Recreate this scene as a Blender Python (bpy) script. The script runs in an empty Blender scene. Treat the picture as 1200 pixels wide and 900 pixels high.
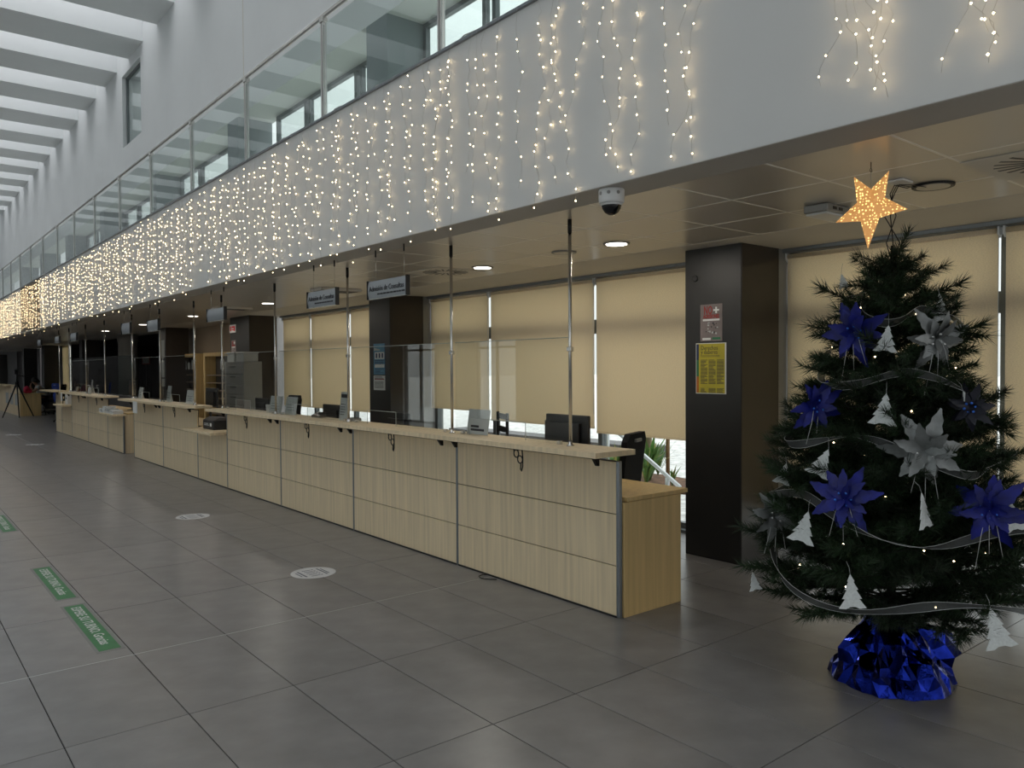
import bpy, bmesh, math, random
from mathutils import Vector, Matrix

random.seed(7)
SC = bpy.context.scene
COL = SC.collection
PI = math.pi

# ------------------------------------------------------------------ camera
F_PX = 919.73                      # focal length in pixels of a 1200 x 900 frame
YAW, PITCH, ROLL = math.radians(39.125), math.radians(1.255), math.radians(-0.326)
EYE = Vector((0, 0, 1.6))
_fw = Vector((math.sin(YAW), math.cos(YAW), 0)); _rt = Vector((math.cos(YAW), -math.sin(YAW), 0)); _up = Vector((0, 0, 1))
CF = _fw * math.cos(PITCH) - _up * math.sin(PITCH)
_u2 = _up * math.cos(PITCH) + _fw * math.sin(PITCH)
CR = _rt * math.cos(ROLL) + _u2 * math.sin(ROLL)
CU = _u2 * math.cos(ROLL) - _rt * math.sin(ROLL)
cam_data = bpy.data.cameras.new('camera')
cam_data.sensor_fit = 'HORIZONTAL'; cam_data.sensor_width = 36.0
cam_data.lens = F_PX * 36.0 / 1200.0
cam_data.clip_start = 0.05; cam_data.clip_end = 400
cam = bpy.data.objects.new('camera', cam_data)
M = Matrix.Identity(4)
for i in range(3):
    M[i][0] = CR[i]; M[i][1] = CU[i]; M[i][2] = -CF[i]; M[i][3] = EYE[i]
cam.matrix_world = M
COL.objects.link(cam)
SC.camera = cam

# ------------------------------------------------------------------ world, exposure
w = bpy.data.worlds.new('overcast_sky'); SC.world = w; w.use_nodes = True
wn = w.node_tree.nodes; wl = w.node_tree.links
bg = wn['Background']; bg.inputs['Strength'].default_value = 1.0
tc = wn.new('ShaderNodeTexCoord'); sx = wn.new('ShaderNodeSeparateXYZ'); rp = wn.new('ShaderNodeValToRGB')
wl.new(tc.outputs['Generated'], sx.inputs[0]); wl.new(sx.outputs['Z'], rp.inputs[0]); wl.new(rp.outputs[0], bg.inputs[0])
rp.color_ramp.elements[0].position = 0.0; rp.color_ramp.elements[0].color = (0.365, 0.373, 0.38, 1)
rp.color_ramp.elements[1].position = 1.0; rp.color_ramp.elements[1].color = (0.95, 0.965, 0.975, 1)
SC.view_settings.view_transform = 'Standard'; SC.view_settings.look = 'None'
SC.view_settings.gamma = 1.0; SC.view_settings.use_curve_mapping = False
SC.view_settings.exposure = 1.4
SC.cycles.max_bounces = 8; SC.cycles.diffuse_bounces = 4; SC.cycles.glossy_bounces = 4
SC.cycles.transparent_max_bounces = 24; SC.cycles.transmission_bounces = 6
SC.cycles.caustics_reflective = False; SC.cycles.caustics_refractive = False
SC.cycles.sample_clamp_indirect = 4.0

# ------------------------------------------------------------------ helpers
def ray(u, v): return CF + CR * ((u - 600) / F_PX) - CU * ((v - 450) / F_PX)
def onX(u, v, X): d = ray(u, v); return EYE + d * (X / d.x)
def onY(u, v, Y): d = ray(u, v); return EYE + d * (Y / d.y)
def onZ(u, v, Z): d = ray(u, v); return EYE + d * ((Z - EYE.z) / d.z)
def project(p):
    q = Vector(p) - EYE; z = q.dot(CF)
    return (600 + F_PX * q.dot(CR) / z, 450 - F_PX * q.dot(CU) / z, z)

def worldpos(o):
    p = Vector((0, 0, 0))
    while o is not None: p = p + o.location; o = o.parent
    return p

class MB:
    """collects shapes; build() links them as one mesh object"""
    def __init__(s): s.v = []; s.f = []; s.sm = []
    def add(s, vs, fs, smooth=False):
        b = len(s.v); s.v += [Vector(x) for x in vs]
        for f in fs: s.f.append([b + i for i in f]); s.sm.append(smooth)
        return s
    def box(s, x0, y0, z0, x1, y1, z1, bev=0.0):
        if x0 > x1: x0, x1 = x1, x0
        if y0 > y1: y0, y1 = y1, y0
        if z0 > z1: z0, z1 = z1, z0
        c = Vector(((x0+x1)/2, (y0+y1)/2, (z0+z1)/2))
        return s.obox(c, (1,0,0), (0,1,0), (0,0,1), (x1-x0)/2, (y1-y0)/2, (z1-z0)/2, bev)
    def obox(s, c, ax, ay, az, hx, hy, hz, bev=0.0):
        c = Vector(c); ax = Vector(ax).normalized(); ay = Vector(ay).normalized(); az = Vector(az).normalized()
        H = (hx, hy, hz)
        if bev <= 0 or bev > min(H) * 0.95:
            vs = [c + ax*(i*hx) + ay*(j*hy) + az*(k*hz) for i in (-1,1) for j in (-1,1) for k in (-1,1)]
            fs = [(0,1,3,2),(4,6,7,5),(0,4,5,1),(2,3,7,6),(0,2,6,4),(1,5,7,3)]
            return s.add(vs, fs)
        vs = []; idx = {}
        for i in (-1,1):
            for j in (-1,1):
                for k in (-1,1):
                    for a in range(3):     # vertex lying on face of axis a
                        e = [bev]*3; e[a] = 0
                        vs.append(c + ax*(i*(hx-e[0])) + ay*(j*(hy-e[1])) + az*(k*(hz-e[2]))); idx[(i,j,k,a)] = len(vs)-1
        fs = []
        for sg in (-1,1):
            q = [(-1,-1),(1,-1),(1,1),(-1,1)]
            if sg < 0: q = q[::-1]
            fs.append([idx[(sg,a,b,0)] for a,b in q])
            fs.append([idx[(b,sg,a,1)] for a,b in q])
            fs.append([idx[(a,b,sg,2)] for a,b in q])
        for a in (-1,1):
            for b in (-1,1):
                fs.append([idx[(a,b,-1,0)], idx[(a,b,1,0)], idx[(a,b,1,1)], idx[(a,b,-1,1)]])
                fs.append([idx[(a,-1,b,0)], idx[(a,1,b,0)], idx[(a,1,b,2)], idx[(a,-1,b,2)]])
                fs.append([idx[(-1,a,b,1)], idx[(1,a,b,1)], idx[(1,a,b,2)], idx[(-1,a,b,2)]])
        for i in (-1,1):
            for j in (-1,1):
                for k in (-1,1): fs.append([idx[(i,j,k,0)], idx[(i,j,k,1)], idx[(i,j,k,2)]])
        return s.add(vs, fs)
    def cyl(s, p0, p1, r0, r1=None, n=12, smooth=True):
        p0 = Vector(p0); p1 = Vector(p1); r1 = r0 if r1 is None else r1
        d = (p1 - p0).normalized(); a = d.orthogonal().normalized(); b = d.cross(a)
        vs = [p0 + (a*math.cos(2*PI*i/n) + b*math.sin(2*PI*i/n))*r0 for i in range(n)] + \
             [p1 + (a*math.cos(2*PI*i/n) + b*math.sin(2*PI*i/n))*r1 for i in range(n)]
        base = len(s.v)
        s.add(vs, [(i, (i+1) % n, n+(i+1) % n, n+i) for i in range(n)], smooth)
        for cap in ([base + i for i in range(n)][::-1], [base + n + i for i in range(n)]): s.f.append(cap); s.sm.append(False)
        return s
    def tube(s, pts, r, n=6, smooth=True, closed=False):
        pts = [Vector(p) for p in pts]; m = len(pts)
        rs = r if isinstance(r, (list, tuple)) else [r]*m
        a = None; rings = []; base = len(s.v)
        for i, p in enumerate(pts):
            if closed: t = pts[(i+1) % m] - pts[i-1]
            else: t = pts[min(i+1, m-1)] - pts[max(i-1, 0)]
            if t.length < 1e-9: t = Vector((0,0,1))
            t.normalize()
            if a is None: a = t.orthogonal().normalized()
            else:
                a = a - t*a.dot(t)
                a = a.normalized() if a.length > 1e-6 else t.orthogonal().normalized()
            b = t.cross(a)
            for k in range(n): s.v.append(p + (a*math.cos(2*PI*k/n) + b*math.sin(2*PI*k/n))*rs[i])
        for i in range(m if closed else m-1):
            j = (i+1) % m
            for k in range(n):
                s.f.append([base+i*n+k, base+i*n+(k+1) % n, base+j*n+(k+1) % n, base+j*n+k]); s.sm.append(smooth)
        if not closed:
            s.f.append([base+k for k in range(n)][::-1]); s.sm.append(False)
            s.f.append([base+(m-1)*n+k for k in range(n)]); s.sm.append(False)
        return s
    def prism(s, pts, off):
        """closed outline pts swept by vector off"""
        pts = [Vector(p) for p in pts]; off = Vector(off); n = len(pts)
        vs = pts + [p + off for p in pts]
        return s.add(vs, [list(range(n))[::-1], [n+i for i in range(n)]] + [(i, (i+1) % n, n+(i+1) % n, n+i) for i in range(n)])
    def lathe(s, prof, c=(0,0,0), n=20, smooth=True, axis='Z'):
        c = Vector(c); base = len(s.v)
        for r, z in prof:
            for k in range(n):
                t = 2*PI*k/n
                s.v.append(c + (Vector((r*math.cos(t), r*math.sin(t), z)) if axis == 'Z' else Vector((z, r*math.cos(t), r*math.sin(t)))))
        for i in range(len(prof)-1):
            for k in range(n):
                s.f.append([base+i*n+k, base+i*n+(k+1) % n, base+(i+1)*n+(k+1) % n, base+(i+1)*n+k]); s.sm.append(smooth)
        s.f.append([base+k for k in range(n)][::-1]); s.sm.append(False)
        e = base+(len(prof)-1)*n; s.f.append([e+k for k in range(n)]); s.sm.append(False)
        return s
    def ball(s, c, r, nu=8, nv=5, sc=(1,1,1)):
        c = Vector(c)
        vs = [c + Vector((0,0,-r*sc[2]))]
        for i in range(1, nv):
            t = -PI/2 + PI*i/nv
            for k in range(nu):
                p = 2*PI*k/nu
                vs.append(c + Vector((r*sc[0]*math.cos(t)*math.cos(p), r*sc[1]*math.cos(t)*math.sin(p), r*sc[2]*math.sin(t))))
        vs.append(c + Vector((0,0,r*sc[2]))); top = len(vs)-1
        fs = [(0, 1+(k+1) % nu, 1+k) for k in range(nu)]
        for i in range(nv-2):
            for k in range(nu): fs.append((1+i*nu+k, 1+i*nu+(k+1) % nu, 1+(i+1)*nu+(k+1) % nu, 1+(i+1)*nu+k))
        fs += [(1+(nv-2)*nu+k, 1+(nv-2)*nu+(k+1) % nu, top) for k in range(nu)]
        return s.add(vs, fs, True)
    def octa(s, c, r):
        c = Vector(c)
        return s.add([c+Vector(d)*r for d in ((1,0,0),(-1,0,0),(0,1,0),(0,-1,0),(0,0,1),(0,0,-1))],
                     [(0,2,4),(2,1,4),(1,3,4),(3,0,4),(2,0,5),(1,2,5),(3,1,5),(0,3,5)], True)
    def mesh(s, name, org):
        me = bpy.data.meshes.new(name)
        me.from_pydata([tuple(v - org) for v in s.v], [], s.f)
        me.polygons.foreach_set('use_smooth', s.sm)
        me.update(); me.validate()
        bm = bmesh.new(); bm.from_mesh(me); bmesh.ops.recalc_face_normals(bm, faces=bm.faces); bm.to_mesh(me); bm.free()
        return me
    def build(s, name, mat, parent=None, origin=None, flat_normals=False):
        if parent is not None: org = worldpos(parent); loc = Vector((0,0,0))
        else:
            if origin is None:
                xs = [v.x for v in s.v]; ys = [v.y for v in s.v]; zs = [v.z for v in s.v]
                origin = Vector(((min(xs)+max(xs))/2, (min(ys)+max(ys))/2, min(zs)))
            org = Vector(origin); loc = org
        me = s.mesh(name, org)
        if mat: me.materials.append(mat)
        o = bpy.data.objects.new(name, me); COL.objects.link(o)
        o.location = loc; o.parent = parent
        return o

def tag(o, label=None, cat=None, group=None, kind=None):
    if label: o['label'] = label
    if cat: o['category'] = cat
    if group: o['group'] = group
    if kind: o['kind'] = kind
    return o
def thing(name, label, cat, loc=(0,0,0), group=None):
    o = bpy.data.objects.new(name, None); COL.objects.link(o)
    o.location = loc; o.empty_display_size = 0.1
    return tag(o, label, cat, group)
def struct(o): o['kind'] = 'structure'; return o
def sgroup(name, loc=(0,0,0)):
    o = bpy.data.objects.new(name, None); COL.objects.link(o); o.location = loc
    return struct(o)
def inst(o, name, parent, loc):
    c = o.copy(); c.name = name; COL.objects.link(c); c.parent = parent; c.location = loc
    return c
def copy_tree(o, parent=None):
    c = o.copy(); COL.objects.link(c); c.parent = parent
    for ch in list(o.children): copy_tree(ch, c)
    return c
_fontcache = {}
def text(name, s, mat, parent, pos, right, up, size, width=None, depth=0.0008, align='CENTER', bold=0.0):
    """flat lettering as a mesh lying in the plane (right, up) at world point pos"""
    cu = bpy.data.curves.new('t', 'FONT'); cu.body = s; cu.size = size; cu.align_x = align; cu.align_y = 'CENTER'
    cu.extrude = depth; cu.offset = bold; cu.resolution_u = 2
    to = bpy.data.objects.new('t', cu); COL.objects.link(to)
    dg = bpy.context.evaluated_depsgraph_get()
    me = bpy.data.meshes.new_from_object(to.evaluated_get(dg)); me.name = name
    bpy.data.objects.remove(to); bpy.data.curves.remove(cu)
    xs = [v.co.x for v in me.vertices]
    k = 1.0
    if width and xs: k = width / max(1e-6, max(xs) - min(xs))
    R = Vector(right).normalized(); U = Vector(up).normalized(); N = R.cross(U)
    org = worldpos(parent) if parent else Vector((0,0,0)); pos = Vector(pos)
    for v in me.vertices:
        c = v.co.copy(); v.co = pos - org + R*(c.x*k) + U*c.y + N*c.z
    me.materials.clear(); me.materials.append(mat)
    o = bpy.data.objects.new(name, me); COL.objects.link(o); o.parent = parent
    return o

# ------------------------------------------------------------------ materials
MATS = {}
def mat(name, col, rough=0.5, metal=0.0, spec=0.5, noise=None, bump=0.0, bscale=200.0, emit=None, estr=0.0, sample=True, vary=0.0, sheen=0.0):
    """principled, with optional noise = (scale, amount, (sx,sy,sz)) tint, fine bump and per-object brightness variation"""
    if name in MATS: return MATS[name]
    m = bpy.data.materials.new(name); m.use_nodes = True; MATS[name] = m
    nt = m.node_tree; n = nt.nodes; l = nt.links; b = n['Principled BSDF']
    b.inputs['Base Color'].default_value = (*col, 1); b.inputs['Roughness'].default_value = rough
    b.inputs['Metallic'].default_value = metal; b.inputs['Specular IOR Level'].default_value = spec
    if sheen: b.inputs['Sheen Weight'].default_value = sheen
    last = None
    tcn = n.new('ShaderNodeTexCoord')
    if noise:
        sc, amt, st = noise
        mp = n.new('ShaderNodeMapping'); mp.inputs['Scale'].default_value = st
        nz = n.new('ShaderNodeTexNoise'); nz.inputs['Scale'].default_value = sc; nz.inputs['Detail'].default_value = 6
        l.new(tcn.outputs['Object'], mp.inputs[0]); l.new(mp.outputs[0], nz.inputs[0])
        cr = n.new('ShaderNodeValToRGB'); cr.color_ramp.elements[0].position = 0.3; cr.color_ramp.elements[1].position = 0.7
        cr.color_ramp.elements[0].color = (*[max(0, c*(1-amt)) for c in col], 1); cr.color_ramp.elements[1].color = (*[min(1, c*(1+amt)) for c in col], 1)
        l.new(nz.outputs[0], cr.inputs[0]); last = cr.outputs[0]
    if vary:
        oi = n.new('ShaderNodeObjectInfo'); mr = n.new('ShaderNodeMapRange')
        mr.inputs[3].default_value = 1-vary; mr.inputs[4].default_value = 1+vary
        l.new(oi.outputs['Random'], mr.inputs[0])
        hs = n.new('ShaderNodeHueSaturation'); l.new(mr.outputs[0], hs.inputs['Value'])
        if last: l.new(last, hs.inputs['Color'])
        else: hs.inputs['Color'].default_value = (*col, 1)
        last = hs.outputs[0]
    if last: l.new(last, b.inputs['Base Color'])
    if bump:
        n2 = n.new('ShaderNodeTexNoise'); n2.inputs['Scale'].default_value = bscale; n2.inputs['Detail'].default_value = 4
        l.new(tcn.outputs['Object'], n2.inputs[0])
        bp = n.new('ShaderNodeBump'); bp.inputs['Strength'].default_value = bump; bp.inputs['Distance'].default_value = 0.002
        l.new(n2.outputs[0], bp.inputs['Height']); l.new(bp.outputs[0], b.inputs['Normal'])
    if emit:
        b.inputs['Emission Color'].default_value = (*emit, 1); b.inputs['Emission Strength'].default_value = estr
        if not sample: m.cycles.emission_sampling = 'NONE'
    return m

def glass(name, tint=(1,1,1), rough=0.0, ior=1.5):
    """thin clear sheet: see-through with fresnel reflection"""
    if name in MATS: return MATS[name]
    m = bpy.data.materials.new(name); m.use_nodes = True; MATS[name] = m
    n = m.node_tree.nodes; l = m.node_tree.links; n.remove(n['Principled BSDF'])
    t = n.new('ShaderNodeBsdfTransparent'); t.inputs[0].default_value = (*tint, 1)
    g = n.new('ShaderNodeBsdfGlossy'); g.inputs['Roughness'].default_value = rough
    fr = n.new('ShaderNodeFresnel')
    ge = n.new('ShaderNodeNewGeometry'); mr = n.new('ShaderNodeMapRange')      # same reflectance on both faces of the sheet
    mr.inputs[3].default_value = ior; mr.inputs[4].default_value = 1.0/ior
    l.new(ge.outputs['Backfacing'], mr.inputs[0]); l.new(mr.outputs[0], fr.inputs[0])
    mx = n.new('ShaderNodeMixShader')
    l.new(fr.outputs[0], mx.inputs[0]); l.new(t.outputs[0], mx.inputs[1]); l.new(g.outputs[0], mx.inputs[2])
    l.new(mx.outputs[0], n['Material Output'].inputs[0])
    return m

def fabric(name, col, trans, sheer=0.0):
    """woven blind cloth: diffuse + translucent, with a fine weave"""
    m = bpy.data.materials.new(name); m.use_nodes = True; MATS[name] = m
    n = m.node_tree.nodes; l = m.node_tree.links; n.remove(n['Principled BSDF'])
    d = n.new('ShaderNodeBsdfDiffuse'); t = n.new('ShaderNodeBsdfTranslucent'); a = n.new('ShaderNodeAddShader')
    tcn = n.new('ShaderNodeTexCoord'); nz = n.new('ShaderNodeTexNoise'); nz.inputs['Scale'].default_value = 90
    mp = n.new('ShaderNodeMapping'); mp.inputs['Scale'].default_value = (1, 1, 3)
    l.new(tcn.outputs['Object'], mp.inputs[0]); l.new(mp.outputs[0], nz.inputs[0])
    for sh, c in ((d, col), (t, trans)):
        cr = n.new('ShaderNodeValToRGB'); cr.color_ramp.elements[0].position = 0.35; cr.color_ramp.elements[1].position = 0.65
        cr.color_ramp.elements[0].color = (*[x*0.93 for x in c], 1); cr.color_ramp.elements[1].color = (*[min(1, x*1.07) for x in c], 1)
        l.new(nz.outputs[0], cr.inputs[0]); l.new(cr.outputs[0], sh.inputs[0])
    l.new(d.outputs[0], a.inputs[0]); l.new(t.outputs[0], a.inputs[1])
    out = a.outputs[0]
    if sheer:
        tr = n.new('ShaderNodeBsdfTransparent'); tr.inputs[0].default_value = (*col, 1)
        mx = n.new('ShaderNodeMixShader'); mx.inputs[0].default_value = sheer
        l.new(out, mx.inputs[1]); l.new(tr.outputs[0], mx.inputs[2]); out = mx.outputs[0]
    l.new(out, n['Material Output'].inputs[0])
    return m

WHITE = mat('white_paint', (0.72, 0.74, 0.75), 0.65, noise=(0.8, 0.03, (1,1,1)), bump=0.05, bscale=60)
FASCIA = mat('fascia_paint', (0.63, 0.64, 0.64), 0.6, noise=(0.7, 0.03, (1,1,1)), bump=0.05, bscale=60)
GALGREY = mat('gallery_grey_paint', (0.20, 0.235, 0.245), 0.6, noise=(2, 0.05, (1,1,1)))
CREAM = mat('gallery_soffit_paint', (0.72, 0.74, 0.70), 0.7, noise=(1, 0.03, (1,1,1)))
TILE = mat('porcelain_tile', (0.195, 0.190, 0.190), 0.29, spec=0.5, noise=(5, 0.16, (1,1,1)), bump=0.10, bscale=240, vary=0.06)
GROUT = mat('dark_grout', (0.02, 0.02, 0.02), 0.9, noise=(20, 0.2, (1,1,1)))
CEILM = mat('ceiling_metal', (0.62, 0.575, 0.51), 0.30, metal=0.25, noise=(1.2, 0.04, (1,1,1)), vary=0.02)
CEILB = mat('ceiling_plaster', (0.66, 0.62, 0.55), 0.6, noise=(1.5, 0.04, (1,1,1)))
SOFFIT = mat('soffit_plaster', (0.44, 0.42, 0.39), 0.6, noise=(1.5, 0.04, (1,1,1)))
COLM = mat('anthracite_laminate', (0.020, 0.019, 0.018), 0.45, noise=(3, 0.15, (1,1,1)))
COLWARM = mat('anthracite_blind_lit', (0.035, 0.026, 0.019), 0.38, noise=(3, 0.15, (1,1,1)))  # column laminate with the blinds' warm light put into its colour
WOOD = mat('pale_oak_laminate', (0.80, 0.655, 0.435), 0.45, noise=(2.2, 0.12, (14, 14, 0.5)), vary=0.03)
WOODD = mat('honey_oak_laminate', (0.70, 0.50, 0.225), 0.45, noise=(2.2, 0.12, (14, 14, 0.5)))
STEEL = mat('brushed_steel', (0.60, 0.59, 0.57), 0.25, metal=1.0, noise=(40, 0.06, (1,1,0.05)))
ALU = mat('anodised_aluminium', (0.24, 0.26, 0.28), 0.38, metal=0.8, noise=(30, 0.05, (1,1,0.1)))
ALUL = mat('pale_aluminium', (0.62, 0.64, 0.65), 0.35, metal=0.6, noise=(30, 0.04, (1,1,0.1)))
FRAMEG = mat('window_frame_grey', (0.14, 0.155, 0.16), 0.45, metal=0.3, noise=(10, 0.05, (1,1,1)))
BLACKP = mat('black_plastic', (0.012, 0.012, 0.013), 0.4, noise=(30, 0.2, (1,1,1)))
BLACKF = mat('black_fabric', (0.010, 0.010, 0.011), 0.9, noise=(60, 0.25, (1,1,1)), bump=0.2, bscale=400)
BLACKM = mat('black_metal', (0.010, 0.010, 0.010), 0.45, metal=0.4, noise=(30, 0.2, (1,1,1)))
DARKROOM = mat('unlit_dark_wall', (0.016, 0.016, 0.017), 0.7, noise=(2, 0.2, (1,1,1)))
GREYP = mat('grey_panel', (0.085, 0.080, 0.080), 0.5, noise=(2, 0.08, (1,1,1)))
GREYM = mat('grey_metal', (0.28, 0.28, 0.27), 0.4, metal=0.3, noise=(3, 0.06, (1,1,1)))
TANW = mat('tan_wall_panel', (0.30, 0.235, 0.17), 0.6, noise=(2, 0.06, (1,1,1)))
PAPER = mat('white_paper', (0.72, 0.73, 0.72), 0.7, noise=(8, 0.03, (1,1,1)))
PAPERG = mat('grey_paper', (0.47, 0.49, 0.48), 0.6, noise=(8, 0.03, (1,1,1)))
INK = mat('dark_ink', (0.03, 0.03, 0.035), 0.6, noise=(50, 0.2, (1,1,1)))
WHITEP = mat('white_plastic', (0.70, 0.71, 0.71), 0.35, noise=(8, 0.03, (1,1,1)))
SIGNG = mat('silver_sign_face', (0.36, 0.385, 0.41), 0.35, metal=0.35, noise=(4, 0.05, (1,1,1)))
ACRYL = glass('clear_acrylic', (0.975, 0.985, 0.98), 0.0, 1.49)
GLASSP = glass('window_glass', (0.93, 0.96, 0.95), 0.0, 1.5)
GLASSR = glass('balustrade_glass', (0.86, 0.91, 0.90), 0.0, 1.52)
BLIND = fabric('blind_cloth', (0.52, 0.46, 0.37), (0.405, 0.360, 0.272))
GRAVEL = mat('pale_gravel', (0.72, 0.71, 0.69), 0.9, noise=(9, 0.35, (1,1,1)), bump=0.6, bscale=40)

# ------------------------------------------------------------------ main dimensions
XF, XC, XW = 3.08, 5.35, 6.0          # fascia plane, column / upper wall plane, blind plane
ZC = 2.575                            # gallery ceiling
ZG = 3.76                             # top of fascia
YN, YFAR = -5.0, 50.0                 # ends of the hall
XL = -5.0                             # opposite side of the hall
SEAM = [3.43, 5.195, 6.96, 8.73, 10.50, 11.725, 13.48, 15.31]   # counter module joints along the hall
COLY = [(3.69, 4.245), (9.155, 9.715), (14.62, 15.18), (20.09, 20.65), (25.55, 26.11), (31.02, 31.58), (36.5, 37.06), (41.95, 42.5)]

# ------------------------------------------------------------------ ground outside
g = MB().box(XW+0.45, -60, -0.30, 120, 120, -0.12); struct(g.build('ground_gravel', GRAVEL))
g = MB().box(-120, -60, -0.30, XL-0.15, 120, -0.12); struct(g.build('ground_forecourt', GRAVEL))

# ------------------------------------------------------------------ floor
TX0, TA, TY0, TB = 0.5976, 0.509, 4.7296, 0.9846
slab = MB().box(XL-0.2, YN-0.2, -0.30, XW+0.45, YFAR+0.2, -0.0045).build('floor', GROUT); struct(slab)
J = 0.0022
tmb = MB().box(J, J, -0.0045, TA-J, TB-J, 0.0, 0.0012)
tile0 = tmb.mesh('tile', Vector((0,0,0))); tile0.materials.append(TILE)
tmb2 = MB()
cells = []
for ix in range(-11, 11):
    for iy in range(-10, 47):
        x = TX0 + ix*TA; y = TY0 + iy*TB
        if x < XL-0.1 or x+TA > XW+0.4 or y > YFAR: continue
        c = Vector((x+TA/2, y+TB/2, 0)); u, v, z = project(c)
        vis = z > 0.3 and -120 < u < 1320 and v < 1030
        cells.append((0 if vis else 1, (c-EYE).length, x, y))
cells.sort()
for k, (nv, d, x, y) in enumerate(cells):
    if k < 300 and nv == 0:
        o = bpy.data.objects.new('tile', tile0); COL.objects.link(o); o.parent = slab; o.location = Vector((x, y, 0)) - slab.location
    else:
        tmb2.box(x+J, y+J, -0.0045, x+TA-J, y+TB-J, 0.0)
o = tmb2.build('distant_tiles', TILE, slab); o['kind'] = 'stuff'
MB().box(XL, TY0-0.0025, -0.0045, 3.64, TY0+0.0025, 0.0004).build('joint_strip', ALUL, slab)

# ------------------------------------------------------------------ gallery slab: fascia, soffit, ceiling
fa = MB()
fa.box(XF, YN, ZC, XF+0.27, YFAR, ZG)
struct(fa.build('wall_fascia', FASCIA))
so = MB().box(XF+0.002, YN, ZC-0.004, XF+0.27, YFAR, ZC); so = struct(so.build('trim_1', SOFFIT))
cp = MB().box(XF-0.015, YN, ZG, XF+0.29, YFAR, ZG+0.025, 0.004); struct(cp.build('trim_2', ALU))
gs = MB().box(XF+0.27, YN, ZC+0.30, XW+0.1, YFAR, ZG-0.12); struct(gs.build('floor_gallery', CREAM))
cg = MB().box(XF+0.27, YN, ZC+0.003, XW+0.1, YFAR, ZC+0.05).build('ceiling_gallery', mat('ceiling_grid', (0.92, 0.88, 0.80), 0.5, noise=(3, 0.03, (1,1,1)))); struct(cg)
MB().box(5.12, YN, ZC-0.002, XW+0.1, YFAR, ZC+0.003).build('border_strip', CEILB, cg)
ct = MB().box(0.004, 0.004, 0, 0.588, 0.596, 0.003, 0.001).mesh('ceiling_tile', Vector((0,0,0))); ct.materials.append(CEILM)
y = 1.585 - 0.6*6
while y < 8.1:
    for i in range(3):
        x = XF+0.272 + i*0.592
        if abs(y - 0.985) < 0.01 and i == 1: pass
        o = bpy.data.objects.new('ceiling_tile', ct); COL.objects.link(o); o.parent = cg; o.location = Vector((x, y, ZC)) - cg.location
    y += 0.6
for i in range(4):
    x = XF+0.272 + i*0.592; MB().box(x-0.007, -2.0, ZC-0.0015, x+0.007, y, ZC+0.0002).build('grid_bar', MATS['ceiling_grid'], cg)
gy = 1.585 - 0.6*6
while gy < y + 0.01:
    MB().box(XF+0.275, gy-0.007, ZC-0.0013, 5.12, gy+0.007, ZC+0.0002).build('grid_bar', MATS['ceiling_grid'], cg); gy += 0.6
yp = y
cpn = MB().box(0, 0.003, 0, 5.12-XF-0.272, 0.297, 0.003, 0.001).mesh('ceiling_plank', Vector((0,0,0))); cpn.materials.append(CEILM)
while yp < 46:
    o = bpy.data.objects.new('ceiling_plank', cpn); COL.objects.link(o); o.parent = cg; o.location = Vector((XF+0.272, yp, ZC)) - cg.location
    yp += 0.3

# ------------------------------------------------------------------ upper wall, skylight beams, roof, far ends, opposite side
uw = MB()
wy0, wy1, wz0, wz1 = 21.32, 23.2, 7.57, 9.47           # small internal window high in the white wall
for (y0, y1, z0, z1) in ((YN, wy0, 6.29, 12.5), (wy1, YFAR, 6.29, 12.5), (wy0, wy1, 6.29, wz0), (wy0, wy1, wz1, 12.5)):
    uw.box(XC, y0, z0, XC+0.5, y1, z1)
upper = struct(uw.build('wall_upper', WHITE))
MB().box(XC+0.001, YN, 6.286, XW+0.02, YFAR, 6.30).build('gallery_soffit', CREAM, upper)
MB().box(XC-0.004, 14.29, 6.30, XC+0.002, 14.31, 11.2).build('expansion_joint', CEILB, upper)
sky = sgroup('ceiling_skylight', (0, 0, 9.75))
bmsh = MB().box(XL, 0, 0, XC, 1.43, 0.95).mesh('beam', Vector((0,0,0))); bmsh.materials.append(WHITE)
k = -9
while 18.4 + 2.655*k < YFAR:
    o = bpy.data.objects.new('beam', bmsh); COL.objects.link(o); o.parent = sky; o.location = (0, 18.4 + 2.655*k, 0)
    k += 1
rf = MB().box(XC, YN-0.3, 12.5, XW+1.2, YFAR+0.3, 12.7); rf.box(XL-0.4, YN-0.3, 12.5, XL+0.1, YFAR+0.3, 12.7)
struct(rf.build('roof_light_block', WHITE))  # unseen strips, put in to keep sky light out above the walls
ww = sgroup('window_1', (XC+0.3, 22.2, wz0))
m = MB()
m.box(XC+0.10, wy0, wz0, XC+0.16, wy1, wz0+0.06); m.box(XC+0.10, wy0, wz1-0.06, XC+0.16, wy1, wz1)
m.box(XC+0.10, wy0, wz0, XC+0.16, wy0+0.06, wz1); m.box(XC+0.10, wy1-0.06, wz0, XC+0.16, wy1, wz1)
m.build('window_frame', FRAMEG, ww)
MB().box(XC+0.125, wy0+0.05, wz0+0.05, XC+0.135, wy1-0.05, wz1-0.05).build('pane', GLASSR, ww)
bk = MB(); bk.box(XC+1.6, wy0-0.8, wz0-0.5, XC+1.65, wy1+0.8, wz1+0.5); bk.box(XC+0.5, wy0-0.8, wz0-0.5, XC+1.6, wy1+0.8, wz0-0.45)
bk.box(XC+0.5, wy1+0.75, wz0-0.5, XC+1.6, wy1+0.8, wz1+0.5)
bk.build('room_behind', mat('pale_teal_paint', (0.42, 0.48, 0.49), 0.6, noise=(2, 0.04, (1,1,1))), ww)
pl = MB()
for zz in (8.05, 8.75): pl.box(XC+1.55, 22.3, zz, XC+1.60, 23.6, zz+0.22)
pl.build('wall_poster', PAPER, ww)

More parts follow.
